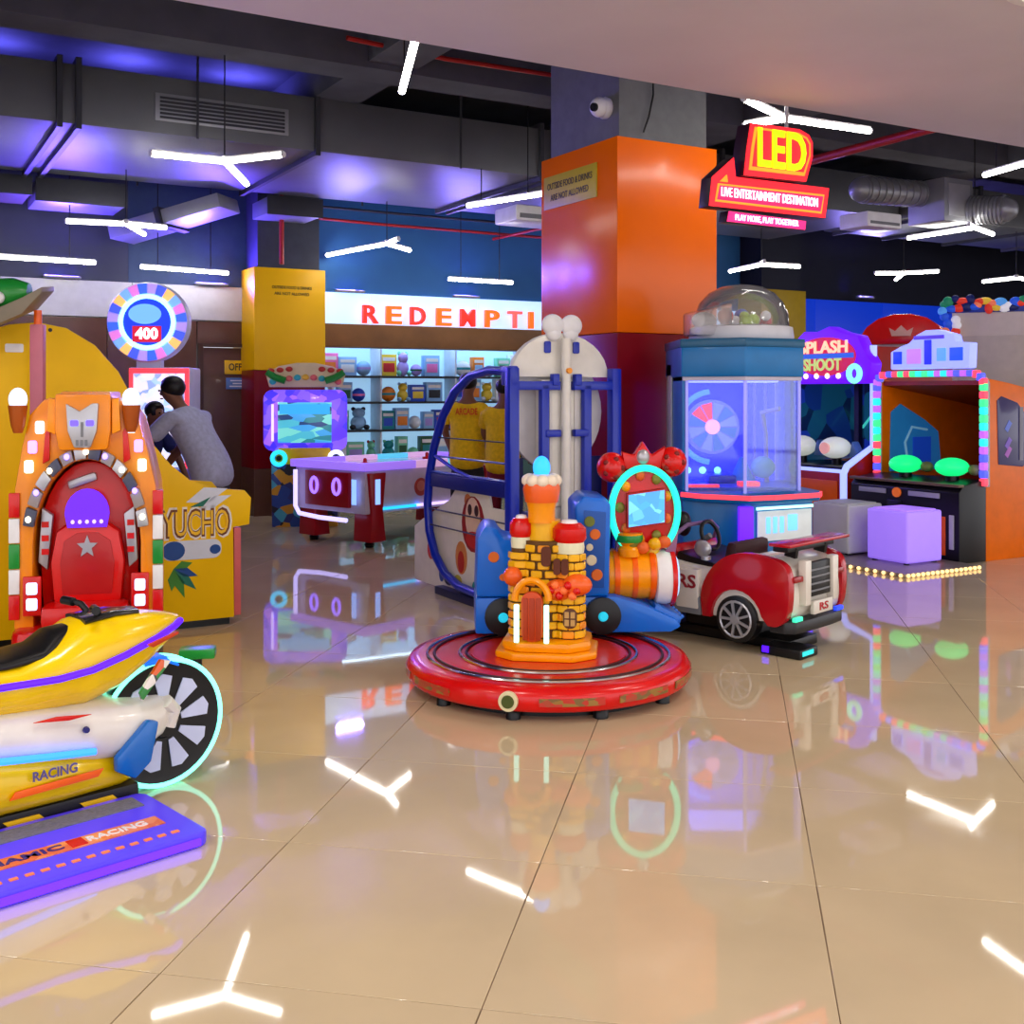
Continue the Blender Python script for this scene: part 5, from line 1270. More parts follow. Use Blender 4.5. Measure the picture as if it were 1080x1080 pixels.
MB().tube([(0.86, -0.08, 0.50), (0.80, -0.10, 0.62), (0.78, -0.2, 0.67), (0.78, -CW + 0.2, 0.67), (0.80, -CW + 0.1, 0.62), (0.86, -CW + 0.08, 0.50)], 0.014, 8).build('windscreen_frame', M('frame_lilac', (120, 90, 130), 0.3), car)
MB().ball((0.60, -0.10, 0.55), (0.06, 0.03, 0.05), 14, 10).build('wing_mirror', SILVER, car)
MB().ball((0.88, -0.30, 0.66), (0.05, 0.05, 0.08), 14, 10).build('horn_toy', BLACK, car)
MB().lathe([(0.03, 0.0), (0.03, 0.02)], (0.52, -0.015, 0.50), n=12).build('fuel_cap', SILVER, car)
# tail: spoiler, vent, lamps, plate, bumper
MB().box(-0.06, 0.08, -CW - 0.02, 0.02, 0.625, 0.645).build('spoiler', CRD, car, 0.008)
MB().box(0.0, 0.10, -CW + 0.06, -0.06, 0.585, 0.623).build('spoiler_wing', BLACK, car, 0.008)
for y in (-0.16, -CW + 0.16): MB().bar((0.04, y, 0.55), (0.03, y, 0.61), 0.03, 0.07).build('spoiler_strut', BLACK, car)
vent = B('tail_vent', BLACK, car, -0.05, -0.02, -CW + 0.20, -0.20, 0.32, 0.52, 0.008)
for k in range(4): B('vent_slat', GREY, vent, -0.056, -0.05, -CW + 0.22, -0.22, 0.35 + k * 0.04, 0.36 + k * 0.04)
for y in (-0.17, -CW + 0.17): MB().prism([(y - 0.03, 0.28), (y + 0.03, 0.28), (y + 0.035, 0.54), (y - 0.035, 0.54)], -0.07, -0.02, 'yz').build('tail_pillar', CWT, car, 0.012)
B('number_plate', CWT, car, -0.075, -0.05, -CW + 0.22, -0.22, 0.225, 0.30, 0.004)
text('RS', 0.06, 0.002, CRD, car, (-0.077, -CW / 2, 0.262), (PI / 2, 0, -PI / 2), bold=0.02, width=0.1)
MB().prism([(0.0, -0.02), (-0.05, -0.06), (-0.06, -0.2), (-0.06, -CW + 0.2), (-0.05, -CW + 0.06), (0.0, -CW + 0.02), (0.1, -CW + 0.02), (0.1, -0.02)], 0.13, 0.20, 'xy').build('bumper', M('bumper_dark', (40, 40, 44), 0.35), car, 0.012)
for y in (-0.09, -CW + 0.09):
    MB().box(-0.055, -0.02, y - 0.05, y + 0.05, 0.42, 0.455).build('tail_lamp', M('lamp_red_glass', (150, 20, 24), 0.15, coat=0.6), car, 0.01)
    B('corner_light', E('corner_blue', (40, 70, 255), 1.0) if y < -0.3 else E('corner_mint', (60, 230, 180), 0.8), car, -0.055, -0.03, y - 0.04, y + 0.04, 0.20, 0.225, 0.004)
B('base_rail', BLACK, car, 0.05, 1.1, -CW / 2 - 0.16, -CW / 2 + 0.16, 0.0, 0.06, 0.01)
B('motor_box', BLACK, car, 0.3, 0.8, -CW / 2 - 0.12, -CW / 2 + 0.12, 0.06, 0.18)
B('stand_foot', BLACK, car, -0.1, 0.16, -0.22, -0.02, 0.0, 0.055, 0.012)
B('foot_light', E('foot_cyan', (40, 200, 200), 0.8), car, -0.105, -0.1, -0.16, -0.04, 0.02, 0.045)
B('foot_light', PURPLE_E, car, 0.1, 0.14, -0.02, -0.012, 0.015, 0.05)
# ================================================================ RIGHT SIDE
# ---- blue corner game with lit glass box and plastic dome
cg = thing('glass_game', 'teal blue corner game with glowing blue glass box', 'arcade machine', (1.565, 7.62, 0), 0)
foot_top = [(-0.40, -0.05), (-0.01, -0.24), (0.42, -0.02), (0.42, 0.70), (-0.40, 0.70)]
def fscale(pts, d):
    cx, cy = 0.0, 0.25
    return [(cx + (x - cx) * (1 + d), cy + (y - cy) * (1 + d)) for x, y in pts]
con = [(-0.41, -0.06), (-0.30, -0.20), (-0.01, -0.35), (0.16, -0.30), (0.52, -0.10), (0.56, 0.02), (0.50, 0.40), (0.43, 0.70), (-0.41, 0.70)]
base_ = [(-0.40, -0.05), (-0.02, -0.27), (0.50, 0.0), (0.43, 0.70), (-0.40, 0.70)]
MB().prism(base_, 0.0, 0.76, 'xy').build('base', TEAL, cg, 0.012)
MB().prism(con, 0.76, 0.82, 'xy').build('console', TEAL, cg, 0.015)
for i in range(5):
    a_, b_ = con[i], con[i + 1]
    MB().bar((a_[0], a_[1] - 0.004, 0.80), (b_[0], b_[1] - 0.004, 0.80), 0.02, 0.03).build('console_light', RED_E, cg)
MB().bar((-0.02, -0.285, 0.10), (-0.02, -0.285, 0.74), 0.10, 0.05).build('corner_light', E('violet_column', (90, 24, 255), 1.3), cg, 0.01)
# right base face: display card and slots
def rface(t, z): # along the right front base face
    p = Vector((-0.02, -0.27, 0)).lerp(Vector((0.50, 0.0, 0)), t); return (p.x, p.y, z)
def plate(t0, t1, z0, z1, mat, nm, off=0.01, th=0.01):
    a_ = Vector(rface(t0, 0)); b_ = Vector(rface(t1, 0)); n = (b_ - a_).cross(Vector((0, 0, 1))).normalized()
    a_ += n * off; b_ += n * off
    c_ = (a_ + b_) / 2
    return MB().bar((a_.x, a_.y, (z0 + z1) / 2), (b_.x, b_.y, (z0 + z1) / 2), th, z1 - z0).build(nm, mat, cg, 0.003)
plate(0.16, 0.96, 0.50, 0.70, M('card_white', (206, 214, 216), 0.3, emit=0.25), 'display_card')
for k in range(3): plate(0.28 + k * 0.10, 0.34 + k * 0.10, 0.55, 0.66, E('card_blue', (110, 190, 255), 0.9), 'card_digit', 0.018, 0.006)
plate(0.60, 0.74, 0.56, 0.67, E('card_blue', (110, 190, 255), 0.9), 'card_digit', 0.018, 0.006)
plate(0.14, 0.98, 0.71, 0.73, E('mint_edge', (180, 255, 235), 1.2), 'card_light', 0.016)
plate(0.90, 0.98, 0.12, 0.48, PURPLE_E, 'side_light', 0.012)
for k in range(2): plate(0.2 + k * 0.4, 0.5 + k * 0.4, 0.2, 0.42, M('slot_dark', (40, 50, 56), 0.4), 'prize_door', 0.01)
# back and left solid sides, glass on the two front faces and right
CBL = E('game_back_blue', (40, 50, 250), 0.85)
B('left_side', TEAL, cg, -0.40, -0.375, -0.03, 0.70, 0.82, 1.85, 0.006)
B('side_trim', M('trim_pale', (176, 176, 178), 0.35), cg, -0.412, -0.401, 0.42, 0.66, 0.3, 1.7, 0.004)
B('back_wall', CBL, cg, -0.37, 0.42, 0.66, 0.70, 0.82, 1.62)
B('inner_floor', M('inner_blue', (60, 90, 220), 0.3), cg, -0.37, 0.41, 0.0, 0.66, 0.82, 0.84)
B('left_backlight', CBL, cg, -0.37, -0.36, 0.0, 0.66, 0.84, 1.60)
GL = GLASS('arcade_glass', (200, 215, 255), 0.06)
gp_ = [(-0.37, -0.04), (-0.01, -0.215), (0.405, -0.005), (0.405, 0.66)]
for i in range(3):
    a_, b_ = gp_[i], gp_[i + 1]
    MB().bar((a_[0], a_[1], 1.215), (b_[0], b_[1], 1.215), 0.012, 0.79).build('glass_pane', GL, cg)
for i, (x, y) in enumerate(gp_): MB().bar((x, y, 0.82), (x, y, 1.62), 0.02, 0.02).build('glass_edge', M('edge_lilac', (150, 150, 235), 0.3, emit=0.35), cg)
MB().prism(fscale(foot_top, 0.03), 1.60, 1.85, 'xy').build('header', TEAL, cg, 0.015)
MB().prism(fscale(foot_top, 0.05), 1.80, 1.86, 'xy').build('header_cap', M('teal_dark', (12, 84, 124), 0.3, coat=0.3), cg, 0.01)
MB().prism(fscale(foot_top, 0.0), 1.575, 1.60, 'xy').build('header_trim', M('trim_lilac', (186, 180, 200), 0.3), cg)
# inside: round target wheel, lamps, swing arm
wv = MB().lathe([(0.20, 0.0), (0.20, -0.05), (0.17, -0.06)], (-0.09, 0.60, 1.24), n=36, axis='y').build('target_wheel', E('wheel_periwinkle', (110, 120, 225), 0.6), cg)
for k in range(12):
    MB().prism([(-0.09 + r_ * math.cos(R(q)), 1.24 + r_ * math.sin(R(q))) for r_, q in ((0.06, 30 * k + 3), (0.18, 30 * k + 2), (0.18, 30 * k + 28), (0.06, 30 * k + 27))], 0.53, 0.545).build('wheel_segment', [E('ws_grey', (130, 150, 210), 0.5), E('ws_teal', (70, 120, 190), 0.5), E('ws_red', (255, 60, 80), 1.0)][2 if k in (3, 4) else k % 2], wv)
MB().lathe([(0.055, 0.0), (0.05, -0.03)], (-0.09, 0.54, 1.24), n=20, axis='y').build('wheel_hub', E('hub_pink', (255, 170, 210), 1.0), wv)
MB().tube([(-0.09 + 0.245 * math.cos(R(t)), 0.56, 1.24 + 0.26 * math.sin(R(t))) for t in range(95, 266, 10)], 0.02, 8).build('arc_light', E('arc_blue', (60, 110, 255), 2.0), cg)
for k in range(3): MB().ball((-0.27 + k * 0.11, 0.56, 0.92), 0.026, 12, 8).build('round_lamp', E('lamp_sky', (120, 210, 255), 2.0), cg)
B('ticket_box', BLUE, cg, -0.15, 0.05, 0.35, 0.6, 0.84, 0.90, 0.02)
B('pink_light', RED_E, cg, -0.36, -0.14, 0.0, 0.05, 0.842, 0.86); B('pink_light', RED_E, cg, 0.02, 0.16, 0.1, 0.2, 0.842, 0.87)
MB().tube([(0.30, 0.5, 0.84), (0.28, 0.45, 1.2), (0.22, 0.3, 1.35), (0.32, 0.2, 1.38)], 0.018, 8).build('swing_arm', M('arm_lilac', (170, 170, 230), 0.3), cg)
for x in (0.16, 0.22, 0.30): MB().cyl((x, 0.55, 0.84), (x, 0.55, 1.58), 0.012, n=8).build('guide_rod', M('rod_lilac', (140, 140, 235), 0.3), cg)
MB().ball((0.26, 0.45, 0.95), (0.09, 0.06, 0.08), 14, 10).build('prize_ball', M('prize_aqua', (120, 200, 220), 0.3), cg)
MB().lathe([(0.1, 0.84), (0.02, 1.02)], (0.12, 0.5, 0), n=16).build('prize_cone', M('prize_cyan', (60, 150, 220), 0.3), cg)
B('top_light', E('box_top_light', (120, 130, 255), 2.5), cg, -0.3, 0.3, 0.15, 0.5, 1.565, 1.575)

# clear plastic dome with toys resting on the machine
dm = thing('plastic_dome', 'clear plastic dome full of toys on top of the blue glass game', 'dome', (1.635, 7.92, 1.862), 0)
MB().lathe([(0.36, 0.0), (0.37, 0.02), (0.36, 0.09), (0.33, 0.10)], n=36).build('dome_tray', M('tray_white', (206, 206, 214), 0.3), dm)
MB().lathe([(0.335, 0.10), (0.33, 0.18), (0.295, 0.27), (0.23, 0.34), (0.14, 0.385), (0.05, 0.40), (0.001, 0.402)], n=36).build('dome_shell', GLASS('dome_plastic', (235, 235, 240), 0.16, 0.08), dm)
rq = random.Random(5)
for k in range(14):
    q = rq.uniform(0, 2 * PI); r_ = rq.uniform(0.05, 0.24)
    MB().ball((r_ * math.cos(q), r_ * math.sin(q), 0.12 + rq.uniform(0, 0.06)), rq.uniform(0.035, 0.06), 10, 8).build('capsule', [M('cap_red', (200, 60, 50), 0.3), M('cap_lime', (160, 190, 60), 0.3), M('cap_white', (220, 220, 224), 0.3), M('cap_blue', (50, 80, 180), 0.3)][k % 4], dm)
MB().loft([[(-0.40, -0.25, 0.03), (-0.40, 0.1, 0.03), (-0.40, 0.1, 0.20), (-0.40, -0.25, 0.17)], [(-0.12, -0.3, 0.02), (-0.12, 0.1, 0.02), (-0.12, 0.1, 0.27), (-0.12, -0.3, 0.25)]]).build('plastic_wrap', GLASS('wrap_plastic', (235, 228, 225), 0.30, 0.15), dm, 0.02)
MB().ball((-0.28, -0.1, 0.14), (0.09, 0.07, 0.06), 12, 8).build('white_toy', M('cap_white', (220, 220, 224), 0.3), dm)

# ---- purple topped shooting cabinet
FR = R(-60)
pcab = thing('shooting_cabinet', 'shooting game cabinet with glowing purple wavy header and lavender edge lights', 'arcade machine', (3.325, 11.476, 0), FR)
SR = M('cabinet_red_side', (176, 34, 20), 0.3, coat=0.4)
HWd = 0.55
sidep = [(0.0, 0.0), (1.15, 0.0), (1.15, 1.95), (0.02, 1.95), (0.02, 0.95), (-0.36, 0.76), (-0.40, 0.70), (-0.40, 0.0)]
for x in (-HWd, HWd - 0.04):
    MB().prism(sidep[::-1], x, x + 0.04, 'yz').build('side_panel', SR, pcab, 0.006)
    xx = x + 0.02
    MB().tube([(xx, 0.0, 1.96), (xx, 0.0, 0.96), (xx, -0.37, 0.77), (xx, -0.415, 0.70), (xx, -0.415, 0.05)], 0.034, 8).build('edge_light', LAV_E, pcab)
    sd = HWd + 0.003
MB().prism(ell(-0.15, 0.45, 0.13, 0.22, 20), HWd, HWd + 0.006, 'yz').build('side_print', M('print_gold', (206, 160, 40), 0.4), pcab)
MB().prism(ell(-0.15, 0.45, 0.08, 0.15, 20), HWd + 0.006, HWd + 0.01, 'yz').build('side_print', M('print_green', (110, 130, 50), 0.4), pcab)
B('console', SR, pcab, -HWd + 0.05, HWd - 0.05, -0.38, 0.02, 0.0, 0.72, 0.01)
B('console_top', BLACK, pcab, -HWd + 0.05, HWd - 0.05, -0.36, 0.4, 0.72, 0.76, 0.008)
B('console_edge_light', LAV_E, pcab, -HWd + 0.05, HWd - 0.05, -0.40, -0.38, 0.70, 0.735, 0.004)
B('console_panel', ORANGE, pcab, -0.42, 0.42, -0.392, -0.38, 0.3, 0.62, 0.006)
B('back_wall', MOSAIC('sea_screen', [(16, 40, 130), (14, 60, 100), (20, 90, 110), (10, 20, 60), (24, 50, 170), (20, 110, 90)], 3.2, 0.5), pcab, -HWd + 0.05, HWd - 0.05, 1.0, 1.04, 0.76, 1.60)
B('inner_lining', MOSAIC('lining_print', [(14, 40, 110), (16, 70, 100), (10, 20, 60), (24, 50, 150)], 4.0, 0.35), pcab, -HWd + 0.042, -HWd + 0.05, 0.04, 1.0, 0.76, 1.58)
B('roof', BLACK, pcab, -HWd + 0.04, HWd - 0.04, 0.05, 1.15, 1.58, 1.62)
B('middle_post', M('post_navy', (20, 20, 60), 0.4), pcab, 0.0, 0.06, 0.3, 0.36, 0.76, 1.58)
for x, col in ((0.27, (30, 110, 220)), (-0.27, (24, 90, 130))):
    MB().prism(rrect(x - 0.2, x + 0.2, 0.95, 1.5, 0.08), 0.96, 0.99).build('target_board', M('tb_%d' % col[1], col, 0.4, emit=0.35), pcab, 0.008)
    MB().tube([(x - 0.2, 0.94, 1.1), (x, 0.93, 1.3), (x + 0.2, 0.94, 1.1)], 0.015, 6).build('target_outline', E('outline_teal', (60, 190, 180), 0.8), pcab)
for x in (-0.34, 0.14):
    g_ = MB().ball((x, -0.12, 0.93), (0.15, 0.17, 0.11), 18, 12).build('gun_shell', M('gun_white', (226, 232, 222), 0.25, emit=0.35), pcab)
    MB().cyl((x, -0.1, 0.76), (x, -0.1, 0.86), 0.05, n=14).build('gun_mount', BLACK, g_)
    MB().prism([(x + 0.16, 0.84), (x + 0.30, 0.84), (x + 0.2, 1.0)], -0.1, 0.0).build('gun_fin', M('fin_blue', (90, 130, 190), 0.3), g_, 0.01)
    MB().lathe([(0.05, -0.26), (0.06, -0.3)], (x + 0.02, 0, 0.93), n=14, axis='y').build('gun_lamp', M('lamp_pink', (240, 170, 160), 0.3, emit=0.4), g_)
hdr = [(-HWd, 1.58), (HWd + 0.02, 1.58), (HWd + 0.06, 1.78), (HWd - 0.04, 1.92), (HWd - 0.12, 2.06), (0.24, 2.10), (0.05, 2.17), (-0.12, 2.12), (-0.3, 2.13), (-0.48, 2.0), (-HWd - 0.04, 1.8)]
hp = MB().prism(hdr, -0.12, 0.04, 'xz').build('header', E('header_purple', (98, 14, 236), 0.95), pcab, 0.02)
LT = E('header_letter', (250, 190, 150), 1.0)
MB().prism(ell(0.0, 1.86, 0.42, 0.2, 28), -0.135, -0.12).build('logo_patch', E('logo_red', (190, 30, 70), 0.7), hp)
text('SPLASH', 0.17, 0.006, LT, hp, (0.0, -0.145, 1.95), bold=0.025, width=0.66)
B('logo_band', E('logo_blue', (40, 90, 200), 0.8), hp, -0.38, 0.40, -0.142, -0.135, 1.84, 1.89)
text('SHOOT', 0.17, 0.006, E('header_letter_green', (170, 190, 110), 0.9), hp, (-0.02, -0.145, 1.77), bold=0.025, width=0.52)
for k in range(5): MB().ball((-0.4 + k * 0.15, -0.14, 1.66), (0.03, 0.02, 0.03), 10, 6).build('logo_bulb', E('bulb_cream', (255, 226, 190), 1.3), hp)
rl = MB().tube([(HWd - 0.14 + 0.07 * math.cos(t * PI / 10), -0.14, 1.68 + 0.075 * math.sin(t * PI / 10)) for t in range(20)], 0.028, 8, True).build('ring_lamp', E('mint_ring', (130, 240, 210), 1.0), hp)

# ---- orange shooting booth with multicolour light arch
ob = thing('orange_booth', 'orange shooting booth with multicolour light arch and castle header', 'arcade machine', (3.89, 10.32, 0), FR)
OB = M('booth_orange', (244, 116, 0), 0.3, coat=0.4); OBD = M('booth_inner', (170, 50, 12), 0.4)
W2 = 0.6
sp_ = [(0.0, 0.0), (1.75, 0.0), (1.75, 1.34), (0.3, 1.58), (0.0, 1.62)]
for x in (-W2, W2 - 0.03): MB().prism(sp_, x, x + 0.03, 'yz').build('side_panel', OB, ob, 0.006)
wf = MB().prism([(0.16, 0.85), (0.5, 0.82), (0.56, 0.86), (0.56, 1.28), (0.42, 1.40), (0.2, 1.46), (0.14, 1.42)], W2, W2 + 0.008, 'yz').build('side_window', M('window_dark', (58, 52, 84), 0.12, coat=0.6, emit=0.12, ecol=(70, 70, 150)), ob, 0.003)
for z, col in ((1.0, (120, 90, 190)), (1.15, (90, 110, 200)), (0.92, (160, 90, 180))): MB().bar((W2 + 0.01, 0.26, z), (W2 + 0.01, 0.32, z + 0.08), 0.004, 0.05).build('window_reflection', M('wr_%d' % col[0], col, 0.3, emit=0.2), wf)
MB().bar((W2 + 0.012, 0.47, 0.88), (W2 + 0.012, 0.47, 1.36), 0.006, 0.05).build('window_bar', M('wb_grey', (130, 130, 150), 0.3), wf)
B('back_wall', OBD, ob, -W2 + 0.03, W2 - 0.03, 1.5, 1.54, 0.0, 1.38)
MB().prism([(0.02, 1.60), (1.74, 1.32), (1.74, 1.30), (0.02, 1.56)], -W2 + 0.03, W2 - 0.03, 'yz').build('roof', M('roof_red', (150, 50, 14), 0.4), ob)
B('inner_shelf', DKRED, ob, -W2 + 0.03, W2 - 0.03, 0.0, 1.5, 0.60, 0.66)
MB().prism([(0.10, 0.72), (0.85, 0.72), (0.80, 1.1), (0.6, 1.22), (0.25, 1.38), (0.12, 1.30)], -W2 + 0.031, -W2 + 0.045, 'yz').build('inner_window', M('inner_picture_blue', (30, 110, 150), 0.3, emit=0.35, ecol=(30, 100, 170)), ob, 0.004)
MB().tube([(-W2 + 0.055, 0.35, 0.75), (-W2 + 0.055, 0.3, 1.0), (-W2 + 0.055, 0.4, 1.15), (-W2 + 0.055, 0.62, 1.12)], 0.012, 6).build('picture_outline', M('outline_pale', (120, 170, 200), 0.3, emit=0.3), ob)
B('picture_block', E('picture_deep', (20, 60, 170), 0.4), ob, -W2 + 0.046, -W2 + 0.054, 0.42, 0.68, 0.8, 1.05)
B('target_bank', E('bank_blue', (24, 60, 220), 0.5), ob, 0.08, 0.5, 1.42, 1.5, 0.95, 1.10, 0.02)
B('target_bank', E('bank_blue2', (50, 100, 240), 0.6), ob, 0.24, 0.48, 1.42, 1.5, 0.72, 0.92, 0.03)
B('target_rail', BLACK, ob, -0.1, 0.55, 1.40, 1.5, 1.12, 1.15)
for x, z, col in ((0.33, 1.30, (190, 180, 150)), (0.42, 1.24, (180, 50, 40)), (0.28, 1.22, (150, 140, 120)), (0.36, 1.40, (30, 30, 30))): MB().ball((x, 1.30, z - 0.04), (0.07, 0.05, 0.05), 12, 8).build('target_figure', M('tf_%d' % col[0], col, 0.4), ob)
# console
BX = [(-0.36, 0.0), (0.0, 0.0), (0.0, 0.72), (-0.30, 0.68), (-0.36, 0.62)]
MB().prism(BX, -W2 - 0.03, W2 + 0.0, 'yz').build('console', BLACK, ob, 0.012)
B('console_rim', M('rim_brown', (110, 90, 70), 0.35), ob, -W2 - 0.035, W2 + 0.005, -0.375, -0.30, 0.665, 0.69, 0.004)
for x0_, x1_ in ((-0.52, -0.20), (0.06, 0.40)): B('label_strip', M('strip_grey', (170, 170, 178), 0.35), ob, x0_, x1_, -0.372, -0.36, 0.555, 0.60, 0.004)
MB().prism(ell(-0.07, 0.575, 0.045, 0.045, 16), -0.38, -0.36).build('start_button', M('btn_orange', (230, 110, 40), 0.3, emit=0.3), ob)
B('console_panel', ORANGE, ob, -0.50, -0.22, -0.37, -0.36, 0.06, 0.40, 0.006); B('console_panel', ORANGE, ob, 0.20, 0.46, -0.37, -0.36, 0.06, 0.40, 0.006)
cd_ = B('coin_door', M('coin_black', (26, 26, 28), 0.3), ob, -0.18, -0.02, -0.374, -0.36, 0.08, 0.5, 0.006)
for k in range(3): B('coin_slot', SILVER, cd_, -0.14, -0.06, -0.38, -0.374, 0.14 + k * 0.12, 0.16 + k * 0.12)
B('light_slot', M('slot_white', (190, 190, 196), 0.3), ob, 0.50, 0.55, -0.37, -0.36, 0.12, 0.42, 0.006)
for x in (-0.20, 0.32):
    g_ = MB().ball((x, -0.10, 0.82), (0.14, 0.16, 0.085), 18, 12).build('gun_dome', GREEN_E, ob)
    MB().cyl((x, -0.1, 0.67), (x, -0.1, 0.76), 0.06, n=14).build('gun_mount', BLACK, g_)
    MB().bar((x, -0.2, 0.79), (x, 0.22, 0.80), 0.08, 0.06).build('gun_barrel', M('gun_grey', (120, 130, 120), 0.35), g_, 0.015)
    MB().ball((x + 0.18, -0.02, 0.80), (0.06, 0.06, 0.05), 12, 8).build('gun_handle', M('gun_olive', (130, 140, 90), 0.4), g_)
# arch of coloured light segments
segm = MB().box(-0.028, 0.028, -0.03, 0.03, -0.034, 0.034).mesh('light_segment', 0.012, 2)
segm.materials.append(WHITE)
seg_m = [E('arch_red', (255, 70, 90), 1.1), E('arch_cyan', (40, 220, 200), 1.1), E('arch_blue', (70, 80, 255), 1.3), E('arch_green', (60, 225, 130), 1.1), E('arch_violet', (170, 90, 240), 1.1)]
path = []
z = 0.70
while z < 1.56: path.append((W2, z)); z += 0.07
for t in (15, 45, 75): path.append((W2 - 0.1 + 0.1 * math.cos(R(t)), 1.56 + 0.1 * math.sin(R(t))))
x = W2 - 0.13
while x > -W2 + 0.11: path.append((x, 1.665)); x -= 0.07
for t in (105, 135, 165): path.append((-W2 + 0.1 + 0.1 * math.cos(R(t)), 1.56 + 0.1 * math.sin(R(t))))
z = 1.54
while z > 0.68: path.append((-W2, z)); z -= 0.07
for i, (x, z) in enumerate(path):
    o = bpy.data.objects.new('light_segment', segm); COL.objects.link(o); o.parent = ob; o.location = (x, -0.035, z)
    if abs(z - 1.665) < 0.03 and abs(x) < W2 - 0.1: o.rotation_euler = (0, R(90), 0)
    o.material_slots[0].link = 'OBJECT'; o.material_slots[0].material = seg_m[(i * 2 + (i // 3)) % 5]
fm_ = MB().tube([(W2, 0.0, 0.66), (W2, 0.0, 1.58), (W2 - 0.04, 0.0, 1.64), (W2 - 0.1, 0.0, 1.665), (-W2 + 0.1, 0.0, 1.665), (-W2 + 0.04, 0.0, 1.64), (-W2, 0.0, 1.58), (-W2, 0.0, 0.66)], 0.03, 8).build('arch_frame', M('frame_pale', (190, 190, 200), 0.35), ob)
hd2 = [(-0.42, 1.71), (0.46, 1.71), (0.47, 1.94), (0.32, 1.95), (0.30, 2.02), (0.12, 2.07), (-0.02, 2.07), (-0.12, 2.03), (-0.2, 1.96), (-0.30, 1.93), (-0.42, 1.88)]
hp2 = MB().prism(hd2, -0.05, 0.06, 'xz').build('header', E('header_periwinkle', (146, 158, 255), 0.95), ob, 0.015)
for x0_, x1_, z0_, z1_, col in ((-0.38, -0.28, 1.76, 1.88, (30, 60, 240)), (-0.22, -0.06, 1.76, 1.90, (180, 120, 250)), (-0.02, 0.06, 1.75, 1.98, (40, 50, 220)), (0.12, 0.22, 1.78, 1.90, (90, 150, 255)), (0.26, 0.40, 1.78, 1.90, (40, 80, 240)), (-0.14, 0.2, 1.985, 2.02, (80, 60, 190))):
    B('header_block', E('hb_%d_%d' % (col[0], col[1]), col, 0.9), hp2, x0_, x1_, -0.062, -0.05, z0_, z1_, 0.006)

# ---- low platform with warm bulbs, two cube stools
bp_ = thing('bulb_platform', 'low platform edged with warm bulbs in front of the orange booth', 'platform', (3.154, 8.91, 0), STORE_RZ)
B('deck', M('deck_steel', (150, 140, 130), 0.3, 0.4), bp_, 0.0, 0.93, 0.0, 1.42, 0.0, 0.032, 0.004)
bulb = MB().ball((0, 0, 0), 0.016, 8, 6).mesh('bulb'); bulb.materials.append(E('warm_bulb', (255, 214, 140), 1.5))
for i in range(16):
    for p in ((0.03 + i * 0.058, -0.012, 0.018), (-0.012, 0.03 + i * 0.088, 0.018)):
        o = bpy.data.objects.new('bulb', bulb); COL.objects.link(o); o.parent = bp_; o.location = p
def cube_stool(label, loc, mat, mat2):
    t = thing('cube_stool', label, 'stool', loc, STORE_RZ, 'cube stools by the orange booth')
    MB().box(-0.22, 0.22, -0.22, 0.22, 0.012, 0.45).build('shell', mat, t, 0.025, 3)
    MB().prism(rrect(-0.19, 0.19, -0.19, 0.19, 0.03), 0.45, 0.458, 'xy').build('seat_pad', mat2, t, 0.003)
    for sx in (-1, 1):
        for sy in (-1, 1): MB().lathe([(0.025, 0), (0.025, 0.015)], (sx * 0.17, sy * 0.17, 0), n=12).build('foot', BLACK, t)
cube_stool('glowing lilac cube stool nearest on the bulb edged platform', (3.407, 9.637, 0.033), M('lit_lilac', (180, 150, 230), 0.45, emit=0.55, ecol=(150, 110, 255), noise=0.03), M('lit_lilac_top', (190, 150, 240), 0.4, emit=0.6, ecol=(160, 110, 255), noise=0.03))
cube_stool('unlit pale grey cube stool behind the lilac one', (3.08, 10.2, 0.033), M('unlit_cube', (206, 208, 200), 0.5, noise=0.03), M('unlit_cube', (176, 178, 170), 0.5))

# ---- red domed cabinet and beige cabinet behind
rdm = thing('domed_cabinet', 'cabinet with red rounded top bearing a crown, behind the orange booth', 'arcade machine', at(952, 13.6), R(-26))
B('body', M('beige_cabinet', (210, 198, 184), 0.45), rdm, -0.48, 0.48, 0.0, 0.8, 0.0, 2.08, 0.012)
B('front_glass', M('glass_front_dark', (60, 40, 46), 0.15, coat=0.5), rdm, -0.42, 0.42, -0.012, 0, 0.8, 1.8, 0.005)
dom = MB().prism([(-0.53, 2.08), (0.53, 2.08), (0.50, 2.18), (0.42, 2.30), (0.28, 2.40), (0.1, 2.45), (-0.1, 2.45), (-0.28, 2.40), (-0.42, 2.30), (-0.50, 2.18)], -0.06, 0.7, 'xz').build('red_dome', RED, rdm, 0.03)
MB().prism([(-0.12, 2.18), (0.10, 2.18), (0.13, 2.28), (0.06, 2.24), (-0.01, 2.31), (-0.08, 2.24), (-0.15, 2.28)], -0.07, -0.06, 'xz').build('crown_print', M('crown_pale', (220, 170, 150), 0.4), dom)
bgc = thing('tall_cabinet', 'tall beige cabinet with colourful toy topper at the right edge', 'arcade machine', at(1068, 12.2), R(-24))
BEI = M('beige_panel', (222, 210, 200), 0.45, noise=0.05)
B('body', BEI, bgc, -0.62, 0.9, 0.0, 0.6, 0.0, 2.40, 0.015)
for x0_, x1_ in ((-0.56, 0.12), (0.18, 0.84)): B('door_panel', M('beige_panel2', (204, 192, 182), 0.45), bgc, x0_, x1_, -0.012, 0, 0.2, 2.12, 0.008)
tpc = B('topper_board', M('topper_navy', (30, 60, 170), 0.35), bgc, -0.72, 0.9, -0.02, 0.03, 2.38, 2.46, 0.01)
rq = random.Random(9)
tc_ = [(40, 90, 220), (230, 60, 40), (90, 170, 250), (230, 190, 60), (240, 240, 245), (30, 130, 90), (20, 30, 90), (250, 130, 90)]
